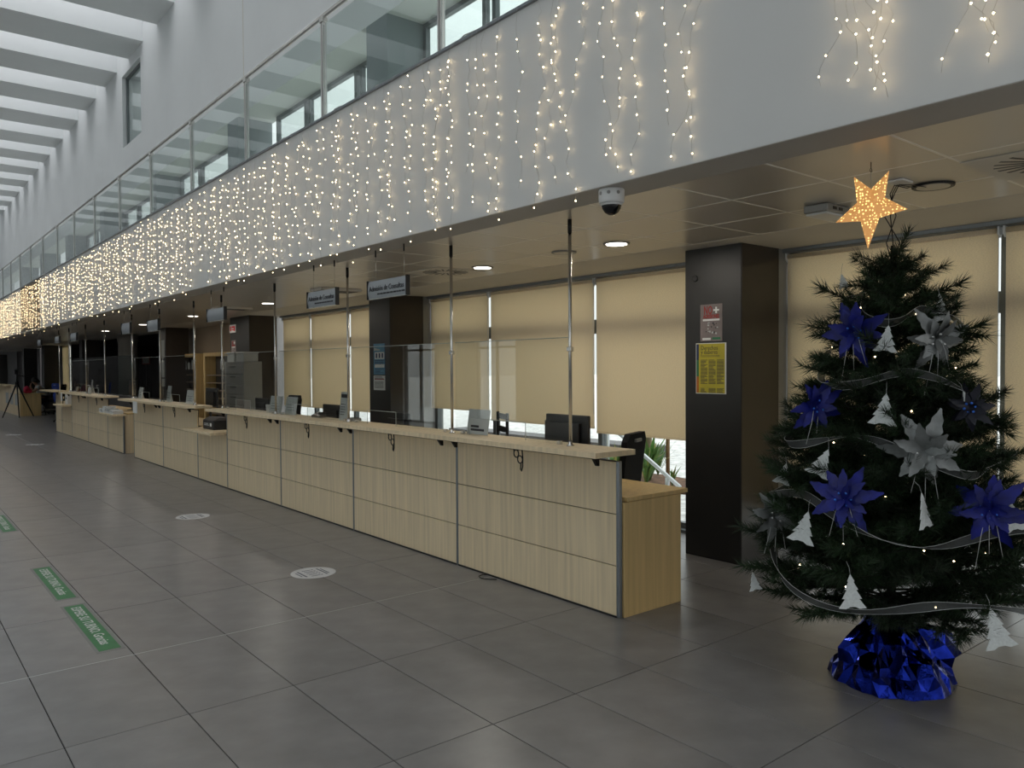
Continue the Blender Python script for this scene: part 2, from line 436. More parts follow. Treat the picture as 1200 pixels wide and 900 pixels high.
fw_ = MB()
fw_.box(XL, YFAR, 3.2, XW, YFAR+0.2, 12.5); fw_.box(XL, YFAR, 0, XL+1.0, YFAR+0.2, 3.2); fw_.box(5.6, YFAR, 0, XW+0.4, YFAR+0.2, 3.2); fw_.box(XL+1.0, YFAR, 2.3, 5.6, YFAR+0.2, 3.2)
farw = struct(fw_.build('wall_far', WHITE))
fl = MB(); fl.box(4.35, YFAR-0.05, 0, 5.6, YFAR, 2.4); fl.box(XL, YFAR-0.05, 0, 4.0, YFAR, 2.4); struct(fl.build('wall_far_panels', GREYP))
bw = MB()
bw.box(XL, YN-0.2, 2.9, XW+0.4, YN, 12.5)
for x in (XL, -1.8, 1.4, 4.6): bw.box(x, YN-0.2, 0, x+0.5, YN, 2.9)
struct(bw.build('wall_back', WHITE))
lw = MB(); lw.box(XL-0.2, YN, 2.55, XL, YFAR, 12.5); lw.box(XL-0.2, 20.2, 0, XL, YFAR, 2.55)
y = YN
LEFTW = []
while y < 20:
    p_ = 0.5 if y < 11 else 1.9
    lw.box(XL-0.2, y, 0, XL, y+p_, 2.55); LEFTW.append((y+p_, min(20.2, y+3.6))); y += 3.6
struct(lw.build('wall_left', WHITE))
struct(MB().box(XL, 12.0, 2.62, -2.4, YFAR, 3.7).build('shade_slab_left', FASCIA))  # unseen slab, added to shade the left wall and dim screen reflections
struct(MB().box(XL, 20.2, 0.0, XL+0.02, YFAR, 2.55).build('wall_left_dark_sheet', GREYP))  # unseen grey sheet, added so the screens mirror a darker wall
y = YN; n_w = 2
def glazing(name, x, y0, y1, z0, z1, mull, tr=None, fm=None, pm=None, fw=0.05, fd=0.07, tw=None):
    """framed window in a plane x = const: frame, uprights, optional transoms, panes"""
    fm = fm or FRAMEG; pm = pm or GLASSP
    r = sgroup(name, (x, (y0+y1)/2, z0))
    f = MB(); f.box(x-fd/2, y0, z0, x+fd/2, y0+fw, z1); f.box(x-fd/2, y1-fw, z0, x+fd/2, y1, z1)
    f.box(x-fd/2, y0+fw, z0, x+fd/2, y1-fw, z0+fw); f.box(x-fd/2, y0+fw, z1-fw, x+fd/2, y1-fw, z1)
    f.build('window_frame', fm, r)
    ys = [y0] + list(mull) + [y1]
    for q in mull: MB().box(x-fd/2, q-fw/2, z0+fw, x+fd/2, q+fw/2, z1-fw).build('mullion', fm, r)
    zs = [z0] + (tr or []) + [z1]
    for t in (tr or []):
        for a, b in zip(ys[:-1], ys[1:]): MB().box(x-fd/2+0.004, a+fw/2, t-(tw or fw)/2, x+fd/2-0.004, b-fw/2, t+(tw or fw)/2).build('transom', fm, r)
    for a, b in zip(ys[:-1], ys[1:]):
        for c, d in zip(zs[:-1], zs[1:]): MB().box(x-0.004, a+fw*0.5, c+fw*0.5, x+0.004, b-fw*0.5, d-fw*0.5).build('pane', pm, r)
    return r
for a_, b_ in LEFTW:
    glazing('window_%d' % n_w, XL-0.1, a_, b_, 0.0, 2.55, [(a_+b_)/2], [2.1]); n_w += 1

# ------------------------------------------------------------------ columns, lower windows, upper gallery windows
for i, (a, b) in enumerate(COLY):
    cu = MB().box(XC, a, ZG-0.12, XC+0.66, b, 6.29, 0.004); struct(cu.build('column_gallery', GALGREY))
    c = MB()
    if i == 2: a = 14.2
    if i == 3: a, b = 19.5, 20.05
    if i == 5: a, b = 29.0, 29.5
    if i == 4:
        struct(MB().lathe([(0.25, 0), (0.25, ZC-0.25), (0.27, ZC-0.2), (0.27, ZC)], (5.55, 23.9, 0), 32).build('column_round', mat('round_column_paint', (0.20, 0.19, 0.175), 0.6, noise=(2, 0.05, (1,1,1))))); continue
    c.box(XC, a, 0, XC+0.53, b, ZC, 0.004)
    o = struct(c.build('column', COLM)); tag(o, None)
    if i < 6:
        p = MB().box(XC+0.006, a-0.003, 0.0, XC+0.524, a, ZC-0.002); p.build('warm_lit_side', COLWARM, o)  # thin sheet painting the glow of the blinds on the side face
    if i == 0:
        MB().lathe([(0.028, 0), (0.028, -0.006), (0.022, -0.008)], (XC, 4.14, 2.33), 18, axis='X').build('round_cap', BLACKP, o)
bays = [(-1.3, 3.69), (4.245, 9.155), (9.715, 14.2), (15.18, 20.09), (20.65, 25.55), (26.11, 31.02), (31.58, 36.5)]
seams_w = {0: [0.33, 2.057], 1: [5.956, 7.81], 2: [11.52, 12.99], 3: [], 4: [], 5: [], 6: [33.2, 34.8]}
for i, (a, b) in enumerate(bays):
    if i in (0, 1, 2): glazing('window_%d' % n_w, XW+0.10, a, b+0.0, 0.02, ZC, seams_w[i], [2.03], FRAMEG, fw=0.06, tw=0.15); n_w += 1
    if i < 6:
        L = b - a
        glazing('window_%d' % n_w, XC+0.60, a-0.0, b, ZG-0.12, 6.29, [a+L*0.27, a+L*0.31, a+L*0.68, a+L*0.72], [5.42, 5.62], FRAMEG, fw=0.07); n_w += 1
# window wall: piers behind the columns, then closed tan wall and dark rooms further along
pw = MB()
for a, b in COLY[:3]: pw.box(XC+0.53, a, 0, XW+0.2, b, ZC)
struct(pw.build('wall_window', GREYM))
struct(MB().box(XW+0.05, 15.18, 0, XW+0.2, 20.6, ZC).build('wall_tan', TANW))
MB().box(XW-0.02, 4.24, -0.0, XW+0.2, 9.16, 0.03).build('sill', FRAMEG, bpy.data.objects['wall_window'])

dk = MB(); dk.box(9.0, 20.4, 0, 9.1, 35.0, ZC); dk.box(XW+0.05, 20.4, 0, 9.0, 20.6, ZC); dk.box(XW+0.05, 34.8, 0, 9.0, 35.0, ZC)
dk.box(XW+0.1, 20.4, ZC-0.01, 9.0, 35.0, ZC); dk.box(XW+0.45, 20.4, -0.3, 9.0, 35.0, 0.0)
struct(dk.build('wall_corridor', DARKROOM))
fa2 = MB(); fa2.box(XW+0.05, 36.5, 0, XW+0.2, 42.0, ZC); fa2.box(XW+0.05, 42.4, 0, XW+0.2, YFAR, ZC)
struct(fa2.build('wall_far_side', GREYP))
glazing('window_%d' % n_w, XW+0.12, 35.0, 36.5, 0.02, ZC, [], [2.05]); n_w += 1

# ================================================================== roller blinds
MB().box(XW-0.07, -1.3, ZC-0.035, XW+0.03, 3.69, ZC, 0.004).build('blind_rail', ALU, bpy.data.objects['ceiling_gallery'])
MB().box(XW-0.07, 4.245, ZC-0.035, XW+0.03, 9.155, ZC, 0.004).build('blind_rail', ALU, bpy.data.objects['ceiling_gallery'])
MB().box(XW-0.07, 9.715, ZC-0.035, XW+0.03, 14.2, ZC, 0.004).build('blind_rail', ALU, bpy.data.objects['ceiling_gallery'])
BL = [(-1.28, 0.31, 0.34, 'beige roller blind right of the one behind the tree'), (0.35, 2.035, 0.34, 'beige roller blind at the right edge behind the tree'),
      (2.08, 3.68, 0.34, 'wide beige roller blind between black column and tree'),
      (4.27, 5.94, 0.885, 'beige roller blind beside the near black column'), (5.975, 7.785, 0.93, 'beige roller blind behind the nearest counter screen'),
      (7.83, 9.14, 1.035, 'narrow beige roller blind beside the column with blue poster'), (9.73, 11.495, 0.9, 'beige roller blind just left of the column with blue poster'),
      (11.54, 12.97, 0.9, 'beige roller blind in the middle of the far window bay'), (13.01, 14.18, 0.9, 'narrow beige roller blind next to the column with the red sign'), (35.02, 36.48, 0.1, 'distant strip of beige roller blind beyond the dark corridor')]
for y0, y1, zb, lab in BL:
    t = thing('roller_blind', lab, 'blind', (XW, (y0+y1)/2, zb), 'roller blinds along the windows')
    MB().box(XW-0.001, y0, zb+0.03, XW+0.001, y1, ZC-0.055).build('cloth', BLIND, t)
    MB().cyl((XW+0.012, y0, ZC-0.062), (XW+0.012, y1, ZC-0.062), 0.022, n=14).build('roller', BLIND, t)
    MB().box(XW-0.008, y0, zb, XW+0.008, y1, zb+0.03, 0.004).build('bottom_bar', BLIND, t)
    for yy in (y0-0.012, y1):
        MB().prism([(XW-0.03, yy, ZC-0.035), (XW+0.03, yy, ZC-0.035), (XW+0.03, yy, ZC-0.085), (XW+0.005, yy, ZC-0.11), (XW-0.03, yy, ZC-0.085)], (0, 0.012, 0)).build('bracket', WHITEP, t)
    MB().tube([(XW-0.02, y0+0.0-0.006, ZC-0.07), (XW-0.022, y0-0.006, (zb+ZC)/2), (XW-0.02, y0-0.006, zb+0.15)], 0.0025, 5).build('pull_chain', WHITEP, t)

# ================================================================== counters
XP = 3.636                                   # front face of the counter
def tri_bracket(mb, y):
    mb.prism([(XP-0.005, y-0.012, 1.034), (XP-0.13, y-0.012, 1.034), (XP-0.11, y-0.012, 1.015), (XP-0.075, y-0.012, 0.965), (XP-0.06, y-0.012, 0.965), (XP-0.06, y-0.012, 1.012), (XP-0.005, y-0.012, 1.012)], (0, 0.024, 0))
def counter_unit(y0, y1, low, label, end_post=False, far=False):
    t = thing('counter_unit', label, 'counter', (XP, (y0+y1)/2, 0), 'reception counter units')
    H = 0.715 if low else 1.0
    g_ = 0.007
    rows = [(0.012, 0.327), (0.333, 0.657)] + ([] if low else [(0.663, 0.992)])
    if low: rows = [(0.012, 0.327), (0.333, 0.705)]
    MB().box(XP+0.016, y0+0.012, 0.0, XP+0.028, y1-0.03, H).build('carcass', BLACKP, t)
    for a, b in rows:
        MB().box(XP, y0+0.002, a, XP+0.016, y1-0.028, b, 0.0015).build('front_panel', WOOD, t)
    MB().box(XP-0.002, y1-0.026, 0.004, XP+0.028, y1-0.001, H, 0.002).build('aluminium_upright', ALU, t)
    if end_post:
        MB().box(XP-0.004, y0-0.026, 0.004, XP+0.028, y0+0.0, H, 0.004).build('aluminium_upright', ALU, t)
    MB().box(XP-0.003, y0+0.002, 0.0, XP+0.010, y1-0.028, 0.011).build('plinth', BLACKP, t)
    if not low:
        for yy in (y0+0.10, y1-0.10):
            m = MB(); tri_bracket(m, yy); m.build('shelf_bracket', BLACKM, t)
    return t
ULAB = ['first tall oak counter unit, nearest the tree, with the end post', 'second tall oak counter unit from the tree', 'third tall oak counter unit from the tree',
        'fourth tall oak counter unit, beside the lowered section', 'lowered oak counter unit carrying the low ledge', 'tall oak counter unit just left of the lowered section',
        'tall oak counter unit at the left end of the middle counter']
for i in range(7):
    counter_unit(SEAM[i], SEAM[i+1], i == 4, ULAB[i], end_post=(i == 0))
FS = [16.1, 17.36, 19.22, 21.05, 22.3, 23.13]
FLAB = ['lowered oak unit at the near end of the farthest counter', 'first tall oak unit of the farthest counter', 'second tall oak unit of the farthest counter',
        'lowered oak unit near the far end of the farthest counter', 'narrow tall oak unit ending the farthest counter']
for i in range(5):
    counter_unit(FS[i], FS[i+1], i in (0, 3), FLAB[i], end_post=(i in (0,)))

def ledge(y0, y1, x0, x1, z, label, th=0.034, chamfer0=0.0, chamfer1=0.0, m_=None):
    pts = [(x0, y0+chamfer0, z-th), (x0, y1-chamfer1, z-th), (x0+0.12, y1, z-th), (x1, y1, z-th), (x1, y0, z-th), (x0+0.12, y0, z-th)]
    o = MB().prism(pts, (0, 0, th)).build('worktop', m_ or WOOD)
    return tag(o, label, 'counter top', 'ledges on the reception counters')
ledge(3.38, 10.62, 3.40, 3.76, 1.07, 'long oak ledge running over the four near counter units', chamfer0=0.0)
ledge(11.42, 15.42, 3.40, 3.76, 1.07, 'oak ledge over the two tall units of the middle counter', chamfer0=0.10, chamfer1=0.0)
ledge(16.95, 21.25, 3.40, 3.76, 1.07, 'oak ledge over the two tall units of the farthest counter', chamfer0=0.10)
ledge(22.25, 24.0, 3.40, 3.76, 1.07, 'short oak ledge at the far end of the farthest counter')
ledge(10.505, 11.72, 3.42, 3.90, 0.75, 'low oak ledge between the two tall counter runs', chamfer0=0.0)
ledge(16.03, 17.34, 3.44, 3.665, 0.75, 'low oak ledge with paper piles at the farthest counter')
ledge(21.06, 22.28, 3.44, 3.90, 0.75, 'low oak ledge with a white box at the farthest counter')

# staff desks behind the counters
def desk(y0, y1, label, ends=(True, True)):
    t = thing('staff_desk', label, 'desk', (3.95, (y0+y1)/2, 0), 'staff desks behind the counters')
    MB().box(3.695, y0-0.0, 0.738, 4.30, y1, 0.765, 0.002).build('desk_top', WOODD, t)
    if ends[0]: MB().box(3.672, y0+0.005, 0.0, 4.232, y0+0.03, 0.735, 0.0015).build('end_panel', WOODD if y0 < 5 else WOOD, t)
    if ends[1]: MB().box(3.672, y1-0.03, 0.0, 4.232, y1-0.005, 0.735, 0.0015).build('end_panel', WOODD, t)
    MB().box(3.72, y0+0.03, 0.40, 3.735, y1-0.03, 0.73).build('modesty_panel', WOODD, t)
    MB().box(4.0, y0+0.2, 0.725, 4.06, y1-0.2, 0.738).build('support_rail', GREYM, t)
    return t
desk(3.39, 7.0, 'oak staff desk at the near end of the counter beside the column')
desk(7.03, 10.45, 'oak staff desk behind the middle of the near counter')
desk(11.75, 15.25, 'oak staff desk behind the middle counter')
desk(16.1, 20.0, 'oak staff desk behind the farthest counter')

# scroll hooks under the ledges
def hook(y, label, x=3.44):
    m = MB(); z = 1.034
    m.box(x-0.015, y-0.012, z-0.008, x+0.04, y+0.012, z)
    r = 0.026
    for (cy, cz) in ((y+0.028, z-0.034), (y-0.012, z-0.072)):
        m.tube([(x, cy + r*math.cos(2*PI*k/14), cz + r*math.sin(2*PI*k/14)) for k in range(14)], 0.0045, 5, closed=True)
    m.tube([(x, y+0.055, z-0.005), (x, y+0.05, z-0.03)], 0.0045, 5)
    m.tube([(x, y-0.035, z-0.005), (x, y-0.042, z-0.06), (x, y-0.040, z-0.12), (x, y-0.028, z-0.15), (x, y-0.018, z-0.14), (x, y-0.022, z-0.10)], 0.005, 5)
    o = m.build('bag_hook', BLACKM); return tag(o, label, 'hook', 'scrolled hooks under the ledges')
for u, v, w_ in ((608, 532, 'nearest the tree, under the first counter unit'), (459, 513, 'under the second counter unit'), (360, 500, 'under the third counter unit'),
                 (288, 492, 'under the fourth counter unit'), (204, 480, 'under the near half of the middle ledge'), (169, 475, 'under the far half of the middle ledge'),
                 (113, 469, 'under the near half of the farthest ledge'), (92, 466, 'under the far half of the farthest ledge')):
    hook(onX(u, v, 3.44).y, 'black scrolled metal bag hook ' + w_)

# ================================================================== poles and acrylic screens
PY = [3.81, 5.19, 6.96, 8.75, 10.53, 11.69, 13.45, 15.2, 17.35, 19.15, 21.0, 22.3]
PLAB = ['nearest the tree', 'second from the tree', 'third from the tree', 'fourth from the tree', 'at the far end of the near ledge', 'at the near end of the middle ledge',
        'in the middle of the middle ledge', 'at the far end of the middle ledge', 'at the near end of the farthest ledge', 'second on the farthest ledge', 'third on the farthest ledge', 'last on the farthest counter']
for i, y in enumerate(PY):
    t = thing('support_pole', 'slim steel pole from ledge to ceiling, ' + PLAB[i], 'pole', (3.6, y, 1.07), 'steel poles on the counter')
    MB().cyl((3.6, y, 1.07), (3.6, y, ZC), 0.0115, n=12).build('tube', STEEL, t)
    MB().lathe([(0.026, 0), (0.026, 0.006), (0.014, 0.012), (0.014, 0.03)], (3.6, y, 1.07), 16).build('foot_flange', STEEL, t)
    MB().lathe([(0.014, -0.09), (0.014, 0)], (3.6, y, ZC), 12).build('ceiling_socket', BLACKM, t)
    if i not in (4, 7):
        MB().box(3.585, y-0.02, 1.70, 3.615, y+0.02, 1.73, 0.003).build('screen_clamp', STEEL, t)
def screen(y0, y1, n0, n1, label, ztop=1.795):
    t = thing('acrylic_screen', label, 'screen', (3.6, (y0+y1)/2, 1.07), 'clear screens on the counter')
    x = 3.617
    zb = 1.072; zn = 1.20
    pts = [(x, y0, zb), (x, n0, zb), (x, n0, zn), (x, n1, zn), (x, n1, zb), (x, y1, zb), (x, y1, ztop), (x, y0, ztop)]
    MB().prism(pts, (0.006, 0, 0)).build('sheet', ACRYL, t)
    m = MB()                                     # pale polished rims of the sheet and its pass-through slot
    for a, b in (((x+0.003, y0, ztop), (x+0.003, y1, ztop)), ((x+0.003, n0, zb), (x+0.003, n0, zn)), ((x+0.003, n0, zn), (x+0.003, n1, zn)), ((x+0.003, n1, zn), (x+0.003, n1, zb))):
        m.cyl(a, b, 0.0028, n=5)
    m.build('polished_edge', mat('polished_edge', (0.42, 0.46, 0.44), 0.3, noise=(9, 0.1, (1,1,1))), t)
    for yy in (y0+0.10, y1-0.10):
        MB().box(x-0.012, yy-0.015, 1.07, x+0.018, yy+0.015, 1.095, 0.002).build('sheet_foot', STEEL, t)
screen(3.84, 5.17, 4.30, 4.98, 'clear acrylic screen on the nearest counter unit')
screen(5.21, 6.94, 6.10, 6.62, 'clear acrylic screen on the second counter unit, before the column with posters')
screen(6.98, 8.72, 7.95, 8.35, 'clear acrylic screen on the third counter unit')
screen(8.78, 10.50, 9.6, 10.1, 'clear acrylic screen on the fourth counter unit')
screen(11.71, 13.43, 12.5, 12.95, 'clear acrylic screen on the near half of the middle counter')
screen(13.47, 15.17, 14.2, 14.7, 'clear acrylic screen on the far half of the middle counter')
screen(17.37, 19.13, 18.1, 18.5, 'clear acrylic screen on the near half of the farthest counter')
screen(19.17, 20.98, 19.9, 20.4, 'clear acrylic screen on the far half of the farthest counter')

# ================================================================== balcony railing
rail = thing('balcony_railing', 'steel and glass balcony railing above the lit white fascia', 'railing', (XF+0.07, 15, ZG+0.025))
XR = XF+0.07
MB().cyl((XR, YN, ZG+0.955), (XR, 45, ZG+0.955), 0.021, n=12).build('handrail', STEEL, rail)
ys = [4.64 - 1.86*k for k in range(4, 0, -1)] + [4.64 + 1.855*k for k in range(0, 16)]
for i, y in enumerate(ys):
    m = MB(); m.box(XR-0.018, y-0.026, ZG+0.02, XR+0.018, y-0.006, ZG+0.93, 0.002); m.box(XR-0.018, y+0.006, ZG+0.02, XR+0.018, y+0.026, ZG+0.93, 0.002)
    p = m.build('post', STEEL, rail)
    MB().box(XR-0.026, y-0.034, ZG+0.895, XR+0.026, y+0.034, ZG+0.94, 0.004).build('post_cap', STEEL, p)
    MB().box(XR-0.035, y-0.045, ZG+0.025, XR+0.035, y+0.045, ZG+0.037).build('base_plate', STEEL, p)
    if i+1 < len(ys):
        MB().box(XR-0.006, y+0.045, ZG+0.06, XR+0.006, ys[i+1]-0.045, ZG+0.88).build('glass_panel', GLASSR, rail)

# ================================================================== ceiling fittings
LENS = mat('lit_diffuser', (0.9, 0.9, 0.88), 0.4, emit=(1.0, 0.93, 0.82), estr=3.0)
LENSOFF = mat('unlit_diffuser', (0.50, 0.46, 0.40), 0.3, noise=(5, 0.03, (1,1,1)))
def downlight(x, y, lit, label, power=2.6):
    t = thing('downlight', label, 'ceiling light', (x, y, ZC-0.012), 'round ceiling downlights')
    MB().lathe([(0.085, 0.0), (0.105, -0.003), (0.108, 0.010)], (x, y, ZC-0.008), 28).build('trim_ring', GREYM if lit else BLACKM if y < 2 else GREYM, t)
    MB().lathe([(0.083, -0.004), (0.083, 0.0)], (x, y, ZC-0.008), 28).build('diffuser', LENS if lit else LENSOFF, t)
    if lit:
        ld = bpy.data.lights.new('downlight_lamp', 'AREA'); ld.shape = 'DISK'; ld.size = 0.15; ld.energy = power; ld.color = (1.0, 0.92, 0.80)
        lo = bpy.data.objects.new('lamp', ld); COL.objects.link(lo); lo.parent = t; lo.location = (0, 0, -0.016)
downlight(4.59, 4.32, True, 'lit round downlight in the ceiling beside the near black column')
downlight(4.63, 6.14, True, 'lit round downlight next to the swirl diffuser')
downlight(4.58, 4.92, False, 'unlit round downlight seen just left of the nearest steel pole')
downlight(4.49, 1.88, False, 'unlit downlight with black ring behind the star')
for i, y in enumerate((11.41, 14.95, 18.4, 21.98)):
    downlight(4.59, y, True, ['lit downlight beyond the hanging signs, over the fourth counter unit', 'lit downlight over the near half of the middle counter', 'lit downlight before the dark corridor', 'lit downlight over the farthest counter'][i])
def swirl(x, y, label, tile=True):
    t = thing('air_diffuser', label, 'air vent', (x, y, ZC-0.006), 'swirl air diffusers')
    MB().box(x-0.29, y-0.29, ZC-0.006, x+0.29, y+0.29, ZC-0.001, 0.002).build('face_plate', CEILB, t)
    for k in range(20):
        a = 2*PI*k/20; d = Vector((math.cos(a), math.sin(a), 0)); n_ = Vector((-math.sin(a), math.cos(a), 0))
        r0, r1 = (0.09, 0.23)
        MB().obox(Vector((x, y, ZC-0.0065)) + d*(r0+r1)/2 + n_*0.03, d + n_*0.25, n_ - d*0.25, (0,0,1), (r1-r0)/2, 0.009, 0.001).build('slot', BLACKP, t)
    return t
swirl(4.38, 1.30, 'square swirl air diffuser in the ceiling at the right edge')
swirl(4.55, 6.66, 'swirl air diffuser in the ceiling beside the lit downlight')
for y, lb in ((8.95, 'beside the second hanging sign'), (12.6, 'beyond the third hanging sign')):
    t = thing('slot_diffuser', 'small rectangular ceiling air grille ' + lb, 'air vent', (4.45, y, ZC-0.03), 'rectangular grilles')
    MB().box(4.2, y-0.16, ZC-0.03, 4.75, y+0.16, ZC-0.001, 0.003).build('frame', CEILB, t)
    for k in range(4): MB().box(4.24, y-0.12+k*0.07, ZC-0.033, 4.71, y-0.085+k*0.07, ZC-0.029).build('slat', GREYP, t)
t = thing('emergency_light', 'white box emergency light on the ceiling left of the star', 'emergency light', (4.6, 2.56, ZC-0.065))
MB().box(4.44, 2.46, ZC-0.05, 4.72, 2.62, ZC-0.001, 0.006).build('housing', GREYM, t)
MB().box(4.45, 2.47, ZC-0.065, 4.71, 2.61, ZC-0.05, 0.004).build('diffuser', WHITEP, t)
for k in range(2): MB().box(4.50+k*0.07, 2.456, ZC-0.035, 4.54+k*0.07, 2.461, ZC-0.018).build('indicator', BLACKP, t)

# dome camera below the fascia
cx, cy = 3.17, 3.02
t = thing('dome_camera', 'white security dome camera under the fascia edge', 'camera', (cx, cy, ZC-0.15))
MB().lathe([(0.070, 0.0), (0.072, -0.01), (0.070, -0.068), (0.064, -0.078)], (cx, cy, ZC-0.004), 28).build('housing', WHITEP, t)
MB().lathe([(0.056, -0.078), (0.056, -0.084), (0.050, -0.105), (0.036, -0.126), (0.016, -0.138), (0.003, -0.140)], (cx, cy, ZC-0.004), 24).build('dome', mat('smoked_dome', (0.006, 0.006, 0.007), 0.06, noise=(5, 0.1, (1,1,1))), t)
MB().lathe([(0.057, -0.076), (0.060, -0.082), (0.057, -0.088)], (cx, cy, ZC-0.004), 24).build('retaining_ring', WHITEP, t)
for k in range(3):
    a = PI*1.0 + 0.75*k - 0.2
    MB().cyl((cx+0.069*math.cos(a), cy+0.069*math.sin(a), ZC-0.03), (cx+0.073*math.cos(a), cy+0.073*math.sin(a), ZC-0.03), 0.010, n=10).build('screw_cover', GREYM, t)

# ================================================================== hanging signs
def hang_sign(y0, y1, z0, z1, label, writing=True, x=3.25):
    t = thing('hanging_sign', label, 'sign', (x, (y0+y1)/2, z0), 'hanging signs over the counter')
    n = 7; pts = []
    for k in range(n+1):                       # gently bowed front face
        f_ = k/n; pts.append((x - 0.012 - 0.010*math.sin(PI*f_), z0 + (z1-z0)*f_))
    prof = [(x+0.006, z1)] + [(x+0.006, z0)] + pts
    MB().prism([(a, y0, b) for a, b in prof], (0, y1-y0, 0)).build('face_plate', SIGNG, t)
    for yy in (y0-0.008, y1):
        MB().box(x-0.028, yy, z0-0.006, x+0.012, yy+0.008, z1+0.006, 0.002).build('end_cap', BLACKP, t)
    MB().box(x-0.018, y0, z0-0.007, x+0.008, y1, z0-0.0005).build('bottom_rail', STEEL, t)
    for yy in (y0+0.06, y1-0.10):
        MB().cyl((x, yy, z1), (x, yy, ZC), 0.0012, n=5).build('wire', STEEL, t)
        MB().cyl((x, yy, ZC-0.06), (x, yy, ZC), 0.007, n=10).build('wire_anchor', BLACKP, t)
    if writing:
        zc = (z0+z1)/2
        text('lettering', 'Admisión de Consultas', INK, t, (x-0.0235, (y0+y1)/2, zc+0.004), (0,-1,0), (0,0,1), 0.062, (y1-y0)*0.9, depth=0.0012)
        m = MB(); r = random.Random(5); yy = y1-0.16
        while yy > y0+0.06:
            w_ = r.uniform(0.02, 0.05); m.box(x-0.0225, yy-w_, zc-0.047, x-0.0205, yy, zc-0.034); yy -= w_+0.008
        m.build('small_print', INK, t)
    return t
hang_sign(5.27, 5.88, 2.172, 2.318, 'silver hanging sign reading Admision de Consultas, nearest, against the column')
hang_sign(6.47, 7.06, 2.172, 2.318, 'silver hanging sign reading Admision de Consultas, second one, over the blinds')
hang_sign(9.36, 9.97, 2.182, 2.330, 'silver hanging sign before the column with the red number sign', False)
hang_sign(12.14, 12.72, 2.165, 2.325, 'silver hanging sign over the near half of the middle counter', False)
hang_sign(13.75, 14.30, 2.185, 2.355, 'silver hanging sign over the far half of the middle counter', False)
hang_sign(18.06, 18.7, 2.19, 2.35, 'small silver hanging sign over the farthest counter', False)
hang_sign(20.0, 20.5, 2.2, 2.34, 'small silver hanging sign in front of the far beige strip', False)
hang_sign(22.46, 23.0, 2.21, 2.335, 'farthest silver hanging sign, at the dark panels', False)

# ================================================================== posters on the columns
RED = mat('poster_red', (0.30, 0.015, 0.012), 0.6, noise=(9, 0.1, (1,1,1)))
YEL = mat('poster_yellow', (0.52, 0.44, 0.035), 0.5, noise=(4, 0.18, (1,1,1)))
BLU = mat('poster_blue', (0.10, 0.27, 0.42), 0.5, noise=(6, 0.2, (1,1,1)))
NAVY = mat('poster_navy', (0.012, 0.03, 0.10), 0.5, noise=(6, 0.2, (1,1,1)))
GRN = mat('poster_green', (0.02, 0.16, 0.07), 0.5, noise=(6, 0.1, (1,1,1)))
MAUV = mat('poster_mauve_grey', (0.20, 0.165, 0.16), 0.55, noise=(6, 0.2, (1,1,1)))
ORG = mat('poster_orange', (0.40, 0.12, 0.01), 0.55, noise=(6, 0.2, (1,1,1)))
def sheet(name, m_, parent, x, y0, y1, z0, z1, th=0.002):
    return MB().box(x-th, y0, z0, x, y1, z1).build(name, m_, parent)
def lines(parent, x, ytop_left, width, z, rows, pitch, h, name='text_lines', m_=None, seed=1):
    r = random.Random(seed); m = MB()
    for k in range(rows):
        wv = width*(1.0 if r.random() < 0.7 else r.uniform(0.55, 0.9))
        m.box(x-0.0006, ytop_left-wv, z-k*pitch-h, x, ytop_left, z-k*pitch)
    return m.build(name, m_ or INK, parent)
def no_plus(x, yl, yr, zt, zb, label):
    """yl = left edge seen from the hall (larger y)"""
    W_ = yl-yr; H_ = zt-zb
    t = thing('wall_poster', label, 'poster', (x, (yl+yr)/2, zb), 'small posters reading NO+')
    sheet('sheet', MAUV, t, x, yr, yl, zb, zt)
    xx = x-0.0022
    text('lettering', 'NO', RED, t, (xx, yl-0.36*W_, zt-0.17*H_), (0,-1,0), (0,0,1), 0.095*H_/0.30, 0.38*W_, bold=0.002)
    text('lettering', 'AGRESIONES', RED, t, (xx, yl-0.50*W_, zt-0.335*H_), (0,-1,0), (0,0,1), 0.042*H_/0.30, 0.74*W_, bold=0.0015)
    c = yl-0.73*W_; zc = zt-0.165*H_
    m = MB(); m.box(xx-0.001, c-0.13*W_, zc-0.022*H_, xx, c+0.13*W_, zc+0.022*H_); m.box(xx-0.0012, c-0.035*W_, zc-0.085*H_, xx, c+0.035*W_, zc+0.085*H_); m.build('white_cross', PAPER, t)
    sheet('white_band', PAPER, t, xx, yr+0.12*W_, yl-0.12*W_, zt-0.45*H_, zt-0.40*H_, 0.0006)
    r = random.Random(3); m = MB(); m2 = MB()
    for k in range(22):                        # loose black and white photo print
        yy = yl-W_*r.uniform(0.22, 0.80); zz = zt-H_*r.uniform(0.50, 0.80); a = W_*r.uniform(0.03, 0.08); b_ = H_*r.uniform(0.02, 0.05)
        (m if k % 2 else m2).box(xx-0.0006-0.00001*k, yy-a/2, zz-b_/2, xx, yy+a/2, zz+b_/2)
    m.build('print_dark', INK, t); m2.build('print_light', PAPERG, t)
    sheet('white_label', PAPER, t, xx, yl-0.48*W_, yl-0.10*W_, zb+0.03*H_, zb+0.09*H_, 0.0006)
    sheet('green_label', GRN, t, xx, yr+0.08*W_, yr+0.45*W_, zb+0.04*H_, zb+0.10*H_, 0.0006)
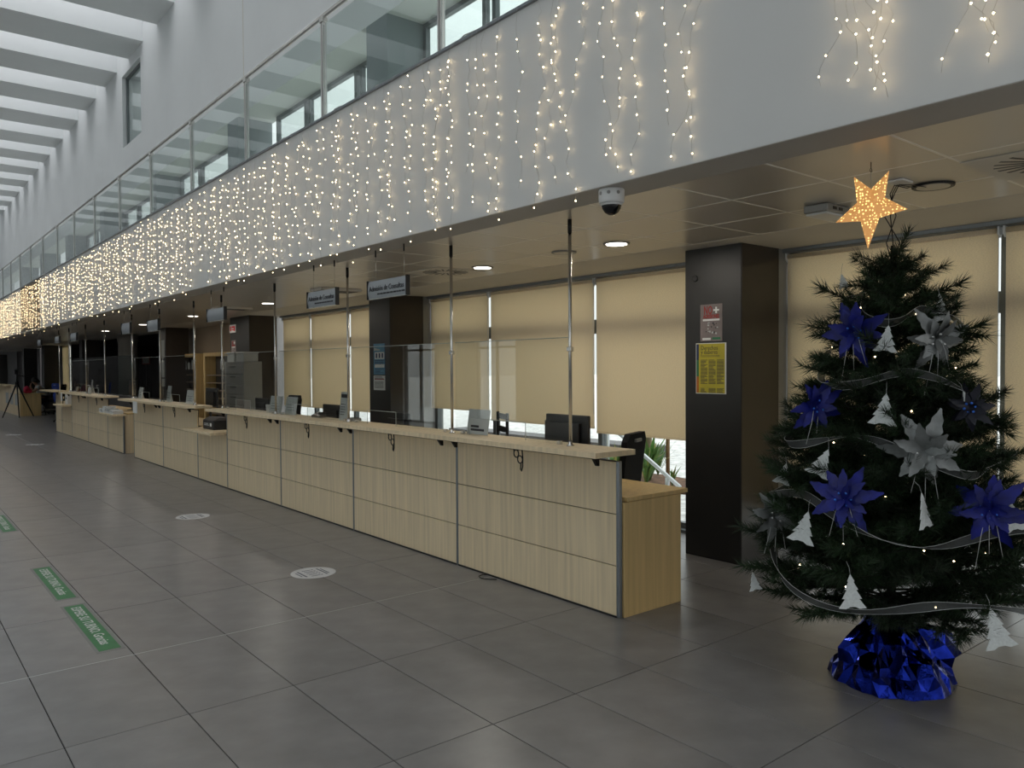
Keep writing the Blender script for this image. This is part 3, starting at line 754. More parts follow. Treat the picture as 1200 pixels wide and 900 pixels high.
def rights(x, yl, yr, zt, zb, label):
    W_ = yl-yr; H_ = zt-zb
    t = thing('wall_poster', label, 'poster', (x, (yl+yr)/2, zb), 'yellow rights posters')
    sheet('white_border', PAPER, t, x, yr, yl, zb, zt)
    sheet('sheet', YEL, t, x-0.002, yr+0.012*W_/0.3, yl-0.008, zb+0.006, zt-0.006, 0.0008)
    xx = x-0.0029
    sheet('stripe_blue', NAVY, t, xx, yl-0.10*W_, yl-0.02*W_, zt-0.33*H_, zt-0.02*H_, 0.0006); sheet('stripe_green', GRN, t, xx, yl-0.10*W_, yl-0.02*W_, zt-0.66*H_, zt-0.33*H_, 0.0006); sheet('stripe_orange', ORG, t, xx, yl-0.10*W_, yl-0.02*W_, zb+0.02*H_, zt-0.66*H_, 0.0006)
    text('lettering', 'Derechos', INK, t, (xx, yl-0.17*W_, zt-0.10*H_), (0,-1,0), (0,0,1), 0.052*H_/0.42, 0.55*W_, align='LEFT')
    text('lettering', 'y deberes', INK, t, (xx, yl-0.17*W_, zt-0.18*H_), (0,-1,0), (0,0,1), 0.052*H_/0.42, 0.55*W_, align='LEFT')
    for k in range(3):
        lines(t, xx, yl-(0.16+0.27*k)*W_, 0.23*W_, zt-0.33*H_, 22, 0.022*H_, 0.011*H_, seed=k+5)
        lines(t, xx, yl-(0.16+0.27*k)*W_, 0.23*W_, zb+0.11*H_, 5, 0.02*H_, 0.010*H_, seed=k+15)
    lines(t, xx, yl-0.17*W_, 0.62*W_, zt-0.245*H_, 2, 0.02*H_, 0.007*H_, seed=9)
no_plus(XC, 4.085, 3.868, 2.105, 1.802, 'small grey poster reading NO+ in red on the near black column')
rights(XC, 4.130, 3.830, 1.787, 1.368, 'yellow poster reading Derechos y deberes on the near black column')
# column with blue poster
t = thing('wall_poster', 'blue information poster on the column behind the second screen', 'poster', (XC, 9.44, 1.505))
sheet('sheet', BLU, t, XC, 9.282, 9.592, 1.505, 1.926)
sheet('navy_border', NAVY, t, XC-0.002, 9.282, 9.292, 1.505, 1.926, 0.001)
xx = XC-0.0022
m = MB()
for k in range(9): m.prism([(xx-0.0008-0.00002*k, 9.58-0.018*k, 1.83), (xx-0.0008-0.00002*k, 9.58-0.018*k-0.02, 1.83), (xx-0.0008-0.00002*k, 9.58-0.018*k-0.02, 1.865-0.003*k), (xx-0.0008-0.00002*k, 9.58-0.018*k, 1.875-0.003*k)], (0.0006, 0, 0))
m.build('skyline_print', PAPERG, t)
sheet('panel_print', PAPER, t, xx, 9.30, 9.56, 1.715, 1.81, 0.0008); sheet('panel_print', PAPER, t, xx, 9.30, 9.56, 1.60, 1.645, 0.0008)
m = MB(); 
for k in range(3): m.box(xx-0.0016, 9.33+0.08*k, 1.73, xx-0.0008, 9.37+0.08*k, 1.795)
m.build('figure_print', NAVY, t)
lines(t, xx, 9.56, 0.24, 1.70, 3, 0.022, 0.009, m_=NAVY, seed=4); lines(t, xx, 9.56, 0.24, 1.585, 4, 0.018, 0.006, m_=NAVY, seed=8)
t = thing('wall_notice', 'white notice with a red line below the blue poster', 'notice', (XC, 9.44, 1.292))
sheet('sheet', PAPER, t, XC, 9.286, 9.597, 1.292, 1.491)
sheet('red_line', RED, t, XC-0.0022, 9.31, 9.57, 1.436, 1.448, 0.0006); lines(t, XC-0.0022, 9.57, 0.24, 1.475, 2, 0.016, 0.007, seed=2); lines(t, XC-0.0022, 9.57, 0.24, 1.41, 7, 0.014, 0.005, seed=3)
# column with red number sign (third)
t = thing('number_sign', 'red square sign with white rim high on the third column', 'sign', (XC, 15.0, 2.24))
a = onX(269.5, 381, XC); b = onX(276.5, 389.5, XC)
sheet('rim', PAPER, t, XC, b.y, a.y, b.z, a.z, 0.008); sheet('red_face', mat('sign_red', (0.65, 0.02, 0.02), 0.5, noise=(6, 0.1, (1,1,1))), t, XC-0.008, b.y+0.03, a.y-0.03, b.z+0.03, a.z-0.03, 0.002)
m = MB(); ym = (a.y+b.y)/2; zm = (a.z+b.z)/2
m.box(XC-0.0115, ym-0.06, zm-0.012, XC-0.0102, ym+0.06, zm+0.012); m.box(XC-0.0115, ym+0.04, zm-0.05, XC-0.0102, ym+0.06, zm+0.05); m.box(XC-0.0115, ym-0.06, zm-0.05, XC-0.0102, ym+0.06, zm-0.03); m.build('pictogram', PAPER, t)
a = onX(271, 399, XC); b = onX(276.5, 417.5, XC); no_plus(XC, a.y, b.y, a.z, b.z, 'small NO+ poster on the third column below the red sign')
a = onX(270.5, 418.5, XC); b = onX(277, 444, XC); rights(XC, a.y, b.y, a.z, b.z, 'yellow poster on the third column below the red sign')

# ================================================================== floor markings
GREEN = mat('sticker_green', (0.030, 0.17, 0.055), 0.5, noise=(12, 0.15, (1,1,1)))
STW = mat('sticker_white', (0.60, 0.60, 0.60), 0.5, noise=(12, 0.06, (1,1,1)))
RIM = mat('sticker_clear_rim', (0.20, 0.20, 0.195), 0.5, noise=(12, 0.06, (1,1,1)))
for y0, y1, lb in ((4.90, 5.97, 'nearest green floor sticker reading ESPERE SU TURNO Gracias'), (6.19, 7.28, 'second green floor sticker reading ESPERE SU TURNO Gracias'), (9.14, 10.20, 'farthest green floor sticker, at the left edge')):
    t = thing('floor_sticker', lb, 'floor sticker', (1.02, (y0+y1)/2, 0), 'green waiting-line stickers')
    MB().box(0.945, y0-0.03, 0.0002, 1.095, y1+0.03, 0.0010).build('clear_film', RIM, t)
    MB().box(0.962, y0, 0.0010, 1.077, y1, 0.0018).build('green_print', GREEN, t)
    text('lettering', 'ESPERE SU TURNO. Gracias', STW, t, (1.020, (y0+y1)/2+0.03, 0.0020), (0,-1,0), (1,0,0), 0.082, 0.90, depth=0.0003, bold=0.001)
for i, (x, y, lb) in enumerate(((2.637, 5.715, 'nearest round white floor sticker, in front of the second counter unit'), (2.652, 8.745, 'round white floor sticker in front of the fourth counter unit'), (2.644, 19.38, 'distant round white floor sticker by the farthest counter'), (2.645, 22.67, 'farthest round white floor sticker at the left edge'))):
    t = thing('round_floor_sticker', lb, 'floor sticker', (x, y, 0), 'round white floor stickers')
    MB().lathe([(0.172, 0.0002), (0.172, 0.0012)], (x, y, 0), 36).build('disc', STW, t)
    m = MB()
    for k in range(5):                         # row of small standing figures, drawn as strokes
        yy = y + 0.09 - 0.045*k
        m.box(x-0.055, yy-0.006, 0.0012, x+0.015, yy+0.006, 0.0017); m.box(x+0.022, yy-0.007, 0.0012, x+0.038, yy+0.007, 0.0017)
    m.box(x+0.065, y-0.10, 0.0012, x+0.078, y+0.10, 0.0017); m.box(x+0.09, y-0.08, 0.0012, x+0.10, y+0.08, 0.0017)
    m.box(x-0.10, y-0.09, 0.0012, x-0.085, y+0.09, 0.0017); m.box(x-0.125, y-0.06, 0.0012, x-0.115, y+0.06, 0.0017)
    m.build('print', mat('sticker_print', (0.12, 0.13, 0.16), 0.6, noise=(30, 0.2, (1,1,1))), t)

# ================================================================== fairy-light curtains on the fascia
BULB = mat('warm_led', (1.0, 0.85, 0.6), 0.4, emit=(1.0, 0.74, 0.42), estr=6.5)
WIRE = mat('clear_wire', (0.42, 0.41, 0.39), 0.35, metal=0.5, noise=(30, 0.1, (1,1,1)))
rl = random.Random(21)
def strand(parent, y, z_end, amp, x0, bulb_r=0.0050, step=0.092, z_start=None):
    z = z_start if z_start else ZG + 0.02
    pts = [(XF-0.022, y, z)]; ph = rl.uniform(0, 6.3); yy = y; bulbs = MB(); k = 0
    fr = rl.uniform(5, 11); step = step*rl.uniform(0.82, 1.2); z -= rl.uniform(0, step)
    while z > z_end:
        z -= step*0.5; k += 1
        yy = y + amp*math.sin(fr*(ZG - z) + ph) + rl.uniform(-0.3, 0.3)*amp + amp*1.6*math.sin(2.3*(ZG-z)+ph*2) + amp*0.5*math.sin(23*(ZG-z)+ph)
        xx = XF - x0 - 0.010*abs(math.sin(ph + k*1.3)) - rl.uniform(0, 0.012)
        pts.append((xx, yy, z))
        if k % 2 == 0:
            c = (xx - 0.003, yy + rl.uniform(-0.006, 0.006), z + rl.uniform(-0.035, 0.035))
            bulbs.octa(c, bulb_r*rl.uniform(0.85, 1.15))
    st = MB().tube(pts, 0.0009, 3).build('strand', WIRE, parent)
    if bulbs.v:
        b = bulbs.build('bulbs', BULB, st); b['kind'] = 'stuff'
# each curtain: one lead cable with hanging strands
def curtain(y0, y1, label, per_m, short=0.0, amp=0.024):
    t = thing('light_curtain', label, 'fairy lights', (XF-0.02, (y0+y1)/2, ZC), 'warm fairy-light curtains on the fascia')
    n = max(2, int((y1-y0)*10)); pts = []
    for k in range(n+1):
        pts.append((XF+0.02+rl.uniform(-0.02, 0.02), y0+(y1-y0)*k/n, ZG+0.03+rl.uniform(0.0, 0.018)))
    MB().tube(pts, 0.004, 5).build('lead_cable', WIRE, t)
    m = int((y1-y0)*per_m)
    for k in range(m):
        y = y0 + (y1-y0)*(k + rl.uniform(0.1, 0.9))/m
        ze = ZC + (rl.uniform(-0.06, 0.12) if rl.random() < 0.75 else rl.uniform(0.1, 0.5)) + short*rl.uniform(0.3, 1.0)
        strand(t, y, ze, amp*rl.uniform(0.6, 1.6), rl.choice((0.006, 0.012, 0.03)))
    return t
# nearest part: few, curly, shorter strands
t = thing('light_curtain', 'sparse curly fairy-light strands at the top right corner above the star', 'fairy lights', (XF-0.02, 1.5, ZC), 'warm fairy-light curtains on the fascia')
MB().tube([(XF+0.02, 0.6+0.1*k, ZG+0.035+0.006*math.sin(k*2.1)) for k in range(16)], 0.004, 5).build('lead_cable', WIRE, t)
for u, v_end in ((1136, 72), (1143, 66), (1172, 45), (1185, 40), (1192, 30), (1018, 108), (1026, 112), (1034, 98), (1000, 55), (985, 92), (966, 100)):
    p = onX(u, v_end, XF); strand(t, p.y, p.z, 0.035, 0.02, 0.005, 0.085)
CUR = [(2.25, 3.6, 'fairy-light curtain above the dome camera', 8.0), (3.65, 5.2, 'fairy-light curtain between dome camera and first gallery railing post', 8.5),
       (5.25, 7.0, 'fairy-light curtain above the two lettered hanging signs', 9.0), (7.05, 9.6, 'fairy-light curtain above the fourth counter unit', 9.0),
       (9.65, 12.6, 'fairy-light curtain above the lowered counter section', 9.0), (12.65, 16.2, 'fairy-light curtain above the far half of the middle counter', 8.5),
       (16.25, 21.3, 'dense far fairy-light curtain above the farthest counter', 8.0), (24.55, 31.0, 'fairy-light curtain farthest along the fascia', 8.0),
       (21.35, 24.5, 'golden dense fairy-light curtain over the brown patch of fascia', 9.0)]
for y0, y1, lb, pm in CUR: curtain(y0, y1, lb, pm)
struct(MB().box(XF-0.004, 21.47, ZC+0.02, XF, 24.5, ZG-0.01).build('wall_fascia_panel', mat('brown_fascia_panel', (0.16, 0.12, 0.075), 0.6, noise=(3, 0.15, (1,1,1)))))

# ================================================================== Christmas tree
TC = Vector((4.0, 1.87, 0))
NEED = mat('pine_needles', (0.011, 0.029, 0.009), 0.6, noise=(25, 0.4, (1,1,1)), vary=0.35)
STEM = mat('branch_brown', (0.018, 0.016, 0.010), 0.8, noise=(25, 0.3, (1,1,1)))
def prof_r(z):
    K = ((0.25, 0.45), (0.36, 0.60), (0.50, 0.70), (0.70, 0.66), (0.96, 0.60), (1.22, 0.51), (1.48, 0.42), (1.74, 0.31), (1.95, 0.19), (2.05, 0.11), (2.2, 0.03))
    if z <= K[0][0]: return K[0][1]
    for (a, b), (c, d) in zip(K[:-1], K[1:]):
        if z <= c: return b + (d-b)*(z-a)/(c-a)
    return 0.03
def twig(mb, p, d, L, rng, dens=820, nl=0.066):
    d = d.normalized(); a = d.orthogonal().normalized(); b = d.cross(a)
    n = int(L*dens)
    for k in range(n):
        s_ = rng.random()*1.0; q = p + d*(L*s_)
        az = rng.uniform(0, 2*PI); tl = rng.uniform(0.55, 1.05) if s_ < 0.92 else rng.uniform(0.15, 0.7)
        rad = a*math.cos(az) + b*math.sin(az)
        dv = (d*math.cos(tl) + rad*math.sin(tl)).normalized()
        ln = nl*rng.uniform(0.7, 1.15)
        sd = dv.cross(Vector((rng.uniform(-1,1), rng.uniform(-1,1), rng.uniform(-1,1)))).normalized()*0.0021
        mb.add([q - sd, q + sd, q + dv*ln], [(0,1,2)])
def branch_template(L, seed):
    rng = random.Random(seed)
    st = MB(); nd = MB()
    def at(t): return Vector((L*t, 0.02*math.sin(t*3+seed), 0.16*L*t*t + 0.03*math.sin(t*2.2)))
    pts = [at(k/8) for k in range(9)]
    st.tube(pts, [0.007*(1-0.75*k/8) for k in range(9)], 5)
    ntw = max(3, int(L*15))
    for k in range(ntw):
        t = 0.18 + 0.74*k/max(1, ntw-1)
        sg = 1 if k % 2 else -1
        p = at(t); ang = rng.uniform(0.5, 0.95)*sg
        d = Vector((math.cos(ang), math.sin(ang), rng.uniform(-0.15, 0.35)))
        TL = rng.uniform(0.10, 0.19)*(0.75+0.35*L)
        e = p + d.normalized()*TL
        st.tube([p, e], [0.003, 0.0015], 4)
        twig(nd, p, d, TL, rng)
    p = at(0.72); d = (at(1.0) - p); twig(nd, p, d, d.length*1.15, rng, 1000)
    p = at(0.25); d = (at(0.72) - p); twig(nd, p, d, d.length, rng, 520, 0.05)
    sm = st.mesh('branch', Vector((0,0,0))); sm.materials.append(STEM)
    nm = nd.mesh('needles', Vector((0,0,0))); nm.materials.append(NEED)
    return sm, nm
TPL = {L: [branch_template(L, int(L*100)+s) for s in range(3)] for L in (0.16, 0.26, 0.38, 0.50, 0.62)}
tree = thing('christmas_tree', 'dark green artificial Christmas tree with blue and silver ornaments', 'christmas tree', TC)
MB().tube([TC+Vector((0,0,0.02)), TC+Vector((0,0,1.2)), TC+Vector((0,0,2.20))], [0.022, 0.018, 0.008], 8).build('trunk', STEM, tree)
fm = MB()
for k in range(4):
    a = PI/4 + k*PI/2
    fm.tube([TC+Vector((0,0,0.10)), TC+Vector((0.20*math.cos(a), 0.20*math.sin(a), 0.015))], 0.010, 6)
fm.build('foot_frame', BLACKM, tree)
rt_ = random.Random(5)
z = 0.43; lay = 0; nb = 0
while z < 2.03:
    R = prof_r(z + 0.02)
    n = max(5, int(round(5 + 17*R)))
    for k in range(n):
        a = 2*PI*(k + 0.5*(lay % 2))/n + rt_.uniform(-0.15, 0.15)
        Lr = max(0.12, (R-0.03)*rt_.uniform(0.82, 1.06))
        key = min(TPL, key=lambda q: abs(q-Lr)); sm, nm = rt_.choice(TPL[key])
        o = bpy.data.objects.new('branch', sm); COL.objects.link(o); o.parent = tree
        o.location = (0, 0, z + rt_.uniform(-0.03, 0.03))
        tilt = rt_.uniform(-0.02, 0.22) if z > 0.5 else rt_.uniform(-0.20, 0.04)
        if z > 1.85: tilt = rt_.uniform(0.15, 0.4)
        s_ = Lr/key
        o.rotation_euler = (rt_.uniform(-0.4, 0.4), -tilt, a); o.scale = (s_, max(0.9, s_), max(0.9, s_))
        c = bpy.data.objects.new('needles', nm); COL.objects.link(c); c.parent = o; c['kind'] = 'stuff'; nb += 1
    z += 0.098 if z < 1.5 else 0.085; lay += 1
for u, v, L_ in ((884, 672, 0.72), (915, 690, 0.68), (945, 728, 0.55), (985, 738, 0.42), (1110, 738, 0.48), (1140, 742, 0.56), (1195, 705, 0.70), (1060, 735, 0.35)):   # drooping lowest boughs
    d = ray(u, v); tt = (TC - EYE).dot(CF) - 0.10; p = EYE + d*tt
    q = p - TC; zb = 0.50 if v < 700 else 0.44
    a = math.atan2(q.y, q.x); sm, nm = TPL[0.62][int(u) % 3]
    o = bpy.data.objects.new('branch', sm); COL.objects.link(o); o.parent = tree; o.location = (0, 0, zb)
    o.rotation_euler = (0, -math.atan2(q.z - zb - 0.16*L_, max(0.2, math.hypot(q.x, q.y))), a); s_ = max(0.35, min(1.2, math.hypot(q.x, q.y)/0.66)); o.scale = (s_, max(0.85, s_), max(0.85, s_))
    c = bpy.data.objects.new('needles', nm); COL.objects.link(c); c.parent = o; c['kind'] = 'stuff'
for k in range(4):                              # leader at the top
    sm, nm = TPL[0.16][k % 3]
    o = bpy.data.objects.new('branch', sm); COL.objects.link(o); o.parent = tree; o.location = (0, 0, 1.88 + 0.035*k)
    o.rotation_euler = (0, -1.52 + 0.05*k, k*1.7 + 2.4)
    c = bpy.data.objects.new('needles', nm); COL.objects.link(c); c.parent = o; c['kind'] = 'stuff'

# crumpled blue foil round the foot
FOIL = mat('blue_foil', (0.006, 0.014, 0.16), 0.08, metal=1.0, noise=(14, 0.5, (1,1,1)), bump=0.9, bscale=28)
fo = MB(); NU, NV = 46, 10; rng = random.Random(12); vs = []
pleat = [rng.uniform(-1, 1) for _ in range(NU)]
for j in range(NV):
    f_ = j/(NV-1)
    for i in range(NU):
        a = 2*PI*i/NU
        r_ = 0.235*(1-f_)**0.95 + 0.050 + 0.012*math.sin(PI*f_)
        zz = 0.37*f_**0.9
        amp_ = 0.05 + 0.13*math.sin(PI*min(1, f_*1.1))
        cr_ = 1 + amp_*(0.55*math.sin(6*a + 1.3*math.sin(3*f_*PI)) + 0.45*math.sin(13*a + 5*f_) + 0.5*pleat[i]*(0.4+0.6*math.sin(7*f_ + i))) + rng.uniform(-0.03, 0.03)
        if 0 < j < NV-1: zz += rng.uniform(-0.010, 0.010) + 0.014*math.sin(4*a + j*1.1)
        da = (a-5.6 + PI) % (2*PI) - PI
        wing = 0.13*math.exp(-da*da*12)*(1.0 if 0.3 < f_ < 0.7 else 0.15)
        vs.append(TC + Vector((math.cos(a)*(r_*cr_+wing), math.sin(a)*(r_*cr_+wing), max(0.002, zz))))
fs = []
for j in range(NV-1):
    for i in range(NU):
        q = [j*NU+i, j*NU+(i+1) % NU, (j+1)*NU+(i+1) % NU, (j+1)*NU+i]
        fs += ([(q[0], q[1], q[2]), (q[0], q[2], q[3])] if (i*7+j*3) % 5 < 2 else [(q[0], q[1], q[3]), (q[1], q[2], q[3])])
fo.add(vs, fs)
tag(fo.build('foil_wrap', FOIL), 'crumpled shiny blue foil wrapped round the foot of the tree', 'foil')

# --------------------------------------------------- ornaments
def on_tree(u, v, k=1.0):
    d = ray(u, v); best = None
    for i in range(260, 480):
        p = EYE + d*(i*0.01); r_ = math.hypot(p.x-TC.x, p.y-TC.y)
        if r_ <= prof_r(p.z)*k: return p
        if best is None or r_ < best[0]: best = (r_, p)
    return best[1]
def frame_to(p, yaw=0.0, pitch=0.0, roll=0.0):
    """axes (right, up, normal) of a flat ornament at p facing outwards from the tree, half turned to the hall"""
    n = (Vector((p.x-TC.x, p.y-TC.y, 0)).normalized() + (EYE - p).normalized()*1.2); n.z += 0.05; n.normalize()
    n = Matrix.Rotation(yaw, 3, 'Z') @ n
    r = Vector((0,0,1)).cross(n).normalized(); u = n.cross(r)
    n = (n*math.cos(pitch) + u*math.sin(pitch)).normalized(); u = n.cross(r)
    r2 = r*math.cos(roll) + u*math.sin(roll); u2 = u*math.cos(roll) - r*math.sin(roll)
    return r2, u2, n
FELT = mat('white_glitter_felt', (0.62, 0.66, 0.66), 0.8, noise=(90, 0.10, (1,1,1)), bump=0.3, bscale=300)
TREEO = [(0, 1.0), (0.13, 0.80), (0.09, 0.78), (0.24, 0.55), (0.17, 0.54), (0.36, 0.28), (0.26, 0.27), (0.50, 0.0), (0.25, -0.02), (0.10, 0.04)]
outline = TREEO + [(-0.10, 0.04), (-0.25, -0.02), (-0.50, 0.0), (-0.26, 0.27), (-0.36, 0.28), (-0.17, 0.54), (-0.24, 0.55), (-0.09, 0.78), (-0.13, 0.80)]
THREAD = mat('white_thread', (0.5, 0.52, 0.52), 0.6, noise=(30, 0.1, (1,1,1)))
def felt_tree(u, v, h, roll, yaw, label, k=1.03, wk=0.86):
    p = on_tree(u, v, k); r, up_, n = frame_to(p, yaw, 0.0, roll)
    t = thing('felt_tree', label, 'tree ornament', p, 'white felt tree ornaments')
    pts = [p + r*(x*h*wk) + up_*((y-0.45)*h) for x, y in outline]
    MB().prism([q - n*0.002 for q in pts], n*0.004).build('cutout', FELT, t)
    top = p + up_*(0.55*h)
    MB().tube([top, top + Vector((0,0,0.03)) - n*0.01, top + Vector((0,0,0.055)) - n*0.035], 0.0008, 4).build('loop', THREAD, t)
for u, v, h, ro, yw, lb in ((1039, 398, 0.125, -0.12, 0, 'white felt tree ornament beside the upper blue poinsettia'), (1102, 362, 0.135, 0.1, 0.2, 'white felt tree ornament at the upper right of the tree'),
        (1036, 481, 0.145, -0.12, 0, 'white felt tree ornament near the middle of the tree top half'), (963, 543, 0.135, -0.42, 0.3, 'tilted white felt tree ornament left of the large silver poinsettia'),
        (918, 556, 0.105, -0.3, 0.8, 'small white felt tree ornament at the left edge of the tree'), (942, 619, 0.15, -0.22, 0.1, 'white felt tree ornament beside the lower blue poinsettia'),
        (1083, 600, 0.15, 0.05, 1.05, 'narrow edge-on white felt tree ornament below the large silver poinsettia'), (998, 695, 0.145, 0.0, 0.6, 'white felt tree ornament at the lower middle of the tree'),
        (884, 682, 0.09, 0.1, 1.15, 'edge-on white felt tree ornament on the lowest left branch'), (1168, 738, 0.165, 0.2, 0.2, 'white felt tree ornament dangling at the lower right'),
        (1186, 604, 0.15, 0.15, 0.3, 'white felt tree ornament at the right picture edge'), (988, 330, 0.075, 0.2, 0.5, 'small white felt tree ornament near the tree top'), (1134, 472, 0.11, 0.5, 0.6, 'white felt tree ornament half hidden at the right side')):
    felt_tree(u, v, h, ro, yw, lb)
SILV = mat('silver_petal', (0.21, 0.225, 0.225), 0.4, metal=0.45, noise=(18, 0.25, (1,1,1)), bump=0.3, bscale=150)
BLUP = mat('blue_petal', (0.003, 0.008, 0.165), 0.5, metal=0.1, noise=(18, 0.45, (1,1,1)), bump=0.4, bscale=150)
DBLP = mat('midnight_petal', (0.006, 0.007, 0.018), 0.5, noise=(18, 0.3, (1,1,1)))
BEADS = mat('silver_bead', (0.75, 0.76, 0.76), 0.2, metal=0.6, noise=(18, 0.1, (1,1,1)))
BEADB = mat('blue_bead', (0.05, 0.18, 0.75), 0.2, metal=0.4, noise=(18, 0.2, (1,1,1)))
def petal_mesh(c, d, n, L, W_, curl, seed):
    """pointed serrated leaf with a folded midrib"""
    rng = random.Random(seed); s_ = d.cross(n).normalized(); m = MB(); N = 9
    rows = []
    for k in range(N+1):
        t = k/N; w_ = W_*math.sin(PI*t**0.8)**0.75*(1.0 if k in (0, N) else (1.12 if k % 2 else 0.86)) if 0 < t < 1 else 0.004
        mid = c + d*(L*t) + n*(curl*L*math.sin(PI*0.5*t)*t*(-1) + 0.06*L*math.sin(PI*t))
        rows.append((mid - s_*w_ + n*(0.18*w_), mid, mid + s_*w_ + n*(0.18*w_)))
    vs = []; fs = []
    for r_ in rows: vs += list(r_)
    for k in range(N):
        b = 3*k; fs += [(b, b+1, b+4, b+3), (b+1, b+2, b+5, b+4)]
    m.add(vs, fs, True)
    nb_ = len(vs); m.add([q - n*0.0012 for q in vs], [tuple(reversed(f_)) for f_ in fs], True)
    return m
def poinsettia(u, v, size, label, pm, bm_, yaw=0.0, pitch=0.0, roll=0.0, k=1.02, tails=True):
    p = on_tree(u, v, k); r, up_, n = frame_to(p, yaw, pitch, roll); p = p + n*0.02
    t = thing('poinsettia', label, 'flower ornament', p, 'fabric poinsettia ornaments')
    seed = int(u*3+v)
    for layer, (cnt, L, W_, curl) in enumerate(((7, 0.5*size, 0.095*size, 0.30), (6, 0.40*size, 0.078*size, 0.05), (4, 0.24*size, 0.05*size, -0.10))):
        for q in range(cnt):
            a = 2*PI*q/cnt + layer*0.5 + random.Random(seed+q).uniform(-0.2, 0.2)
            rq = random.Random(seed+31*q+7*layer); d = r*math.cos(a) + up_*math.sin(a); tl_ = rq.uniform(-0.15, 0.55) + 0.12*layer
            nn = (n*math.cos(tl_) - d*math.sin(tl_)).normalized(); d = (d*math.cos(tl_) + n*math.sin(tl_)).normalized()
            nn = (nn + d.cross(n)*rq.uniform(-0.45, 0.45)).normalized()
            petal_mesh(p + n*(0.006*layer), d, nn, L*random.Random(seed+9*q).uniform(0.82, 1.08), W_, curl, seed+q).build('petal', pm, t)
    for q in range(6):
        a = 2*PI*q/6; c = p + (r*math.cos(a) + up_*math.sin(a))*0.03*size/0.3 + n*(0.022 + 0.01*(q % 2))
        MB().ball(c, 0.0065, 8, 5).build('bead', bm_, t)
    if tails:
        for q in range(3):
            a = p + n*0.012 + r*(0.015*(q-1)); L = size*random.Random(seed+50+q).uniform(0.45, 0.75)
            MB().tube([a, a + r*(0.02*(q-1)) - Vector((0,0,L*0.4)) + n*0.012, a + r*(0.045*(q-1)) - Vector((0,0,L))], 0.0015, 4).build('thread', THREAD, t)
poinsettia(1003, 388, 0.34, 'blue poinsettia ornament at the upper left of the tree', BLUP, BEADB, 0.0, -0.25, 0.3)
poinsettia(953, 476, 0.28, 'blue poinsettia seen from the side at the left edge', BLUP, BEADB, 0.95, 0.0, 0.4)
poinsettia(990, 585, 0.32, 'blue glittering poinsettia in the lower middle of the tree', BLUP, BEADB, 0.0, 0.0, 0.1)
poinsettia(1160, 598, 0.34, 'blue poinsettia at the right side of the tree', BLUP, BEADB, -0.4, 0.0, 0.6)
poinsettia(1138, 478, 0.22, 'very dark poinsettia at the right edge of the tree', DBLP, BEADB, -0.5, 0.0, 0.2, tails=False)
poinsettia(1094, 396, 0.31, 'silver poinsettia at the upper right of the tree', SILV, BEADS, 0.2, -0.3, 0.5)
poinsettia(1083, 528, 0.36, 'large silver poinsettia facing the hall in the tree middle', SILV, BEADS, 0.0, 0.0, 0.35)
poinsettia(904, 605, 0.26, 'silver poinsettia seen edge-on at the left of the tree', SILV, BEADS, 1.05, 0.0, 0.2)

# sheer silver ribbon winding round the tree
RIB = fabric('sheer_organza', (0.26, 0.275, 0.275), (0.05, 0.05, 0.05), 0.74)
t = thing('ribbon_garland', 'sheer silver organza ribbon looped around the Christmas tree', 'ribbon', TC + Vector((0,0,0.5)))
NSEG = 330; rb = MB(); top_pts = []; bot_pts = []
for k in range(NSEG+1):
    f_ = k/NSEG; z = 1.98 - 1.50*f_; a = 2*PI*4.6*f_ + 1.0
    sag = 0.055*math.sin(a*3.1 + f_*5)
    r_ = (prof_r(z+sag*0.5))*0.93 + 0.045*math.sin(a*4.3)
    c = TC + Vector((r_*math.cos(a), r_*math.sin(a), z + sag)); tw = 0.9*math.sin(a*2.3) + 0.6*math.sin(a*5.1)
    o_ = Vector((math.cos(a), math.sin(a), 0)); d = (Vector((0,0,1))*math.cos(tw) + o_*math.sin(tw))*0.020
    top_pts.append(c + d); bot_pts.append(c - d)
n = len(top_pts)
rb.add(top_pts + bot_pts, [(i, i+1, n+i+1, n+i) for i in range(n-1)], True)
rb.build('organza_band', RIB, t)
for nm_, ps in (('wired_edge', top_pts), ('wired_edge', bot_pts)): MB().tube(ps, 0.0012, 4).build(nm_, THREAD, t)
# tree lights
t = thing('tree_light_string', 'string of tiny warm lights inside the Christmas tree', 'fairy lights', TC + Vector((0,0,0.5)))
pts = []; bl = MB(); rr = random.Random(44)
for k in range(420):
    f_ = k/419; z = 1.95 - 1.50*f_; a = 2*PI*7*f_; r_ = prof_r(z)*(0.78 + 0.1*math.sin(k*1.7))
    p = TC + Vector((r_*math.cos(a), r_*math.sin(a), z + 0.02*math.sin(k))); pts.append(p)
    if k % 13 == 0 or (300 < k < 400 and k % 6 == 0): bl.octa(p + Vector((rr.uniform(-.01,.01), rr.uniform(-.01,.01), 0.012)), 0.0045)
MB().tube(pts, 0.0014, 4).build('wire', BLACKP, t)
b = bl.build('bulbs', BULB, t); b['kind'] = 'stuff'

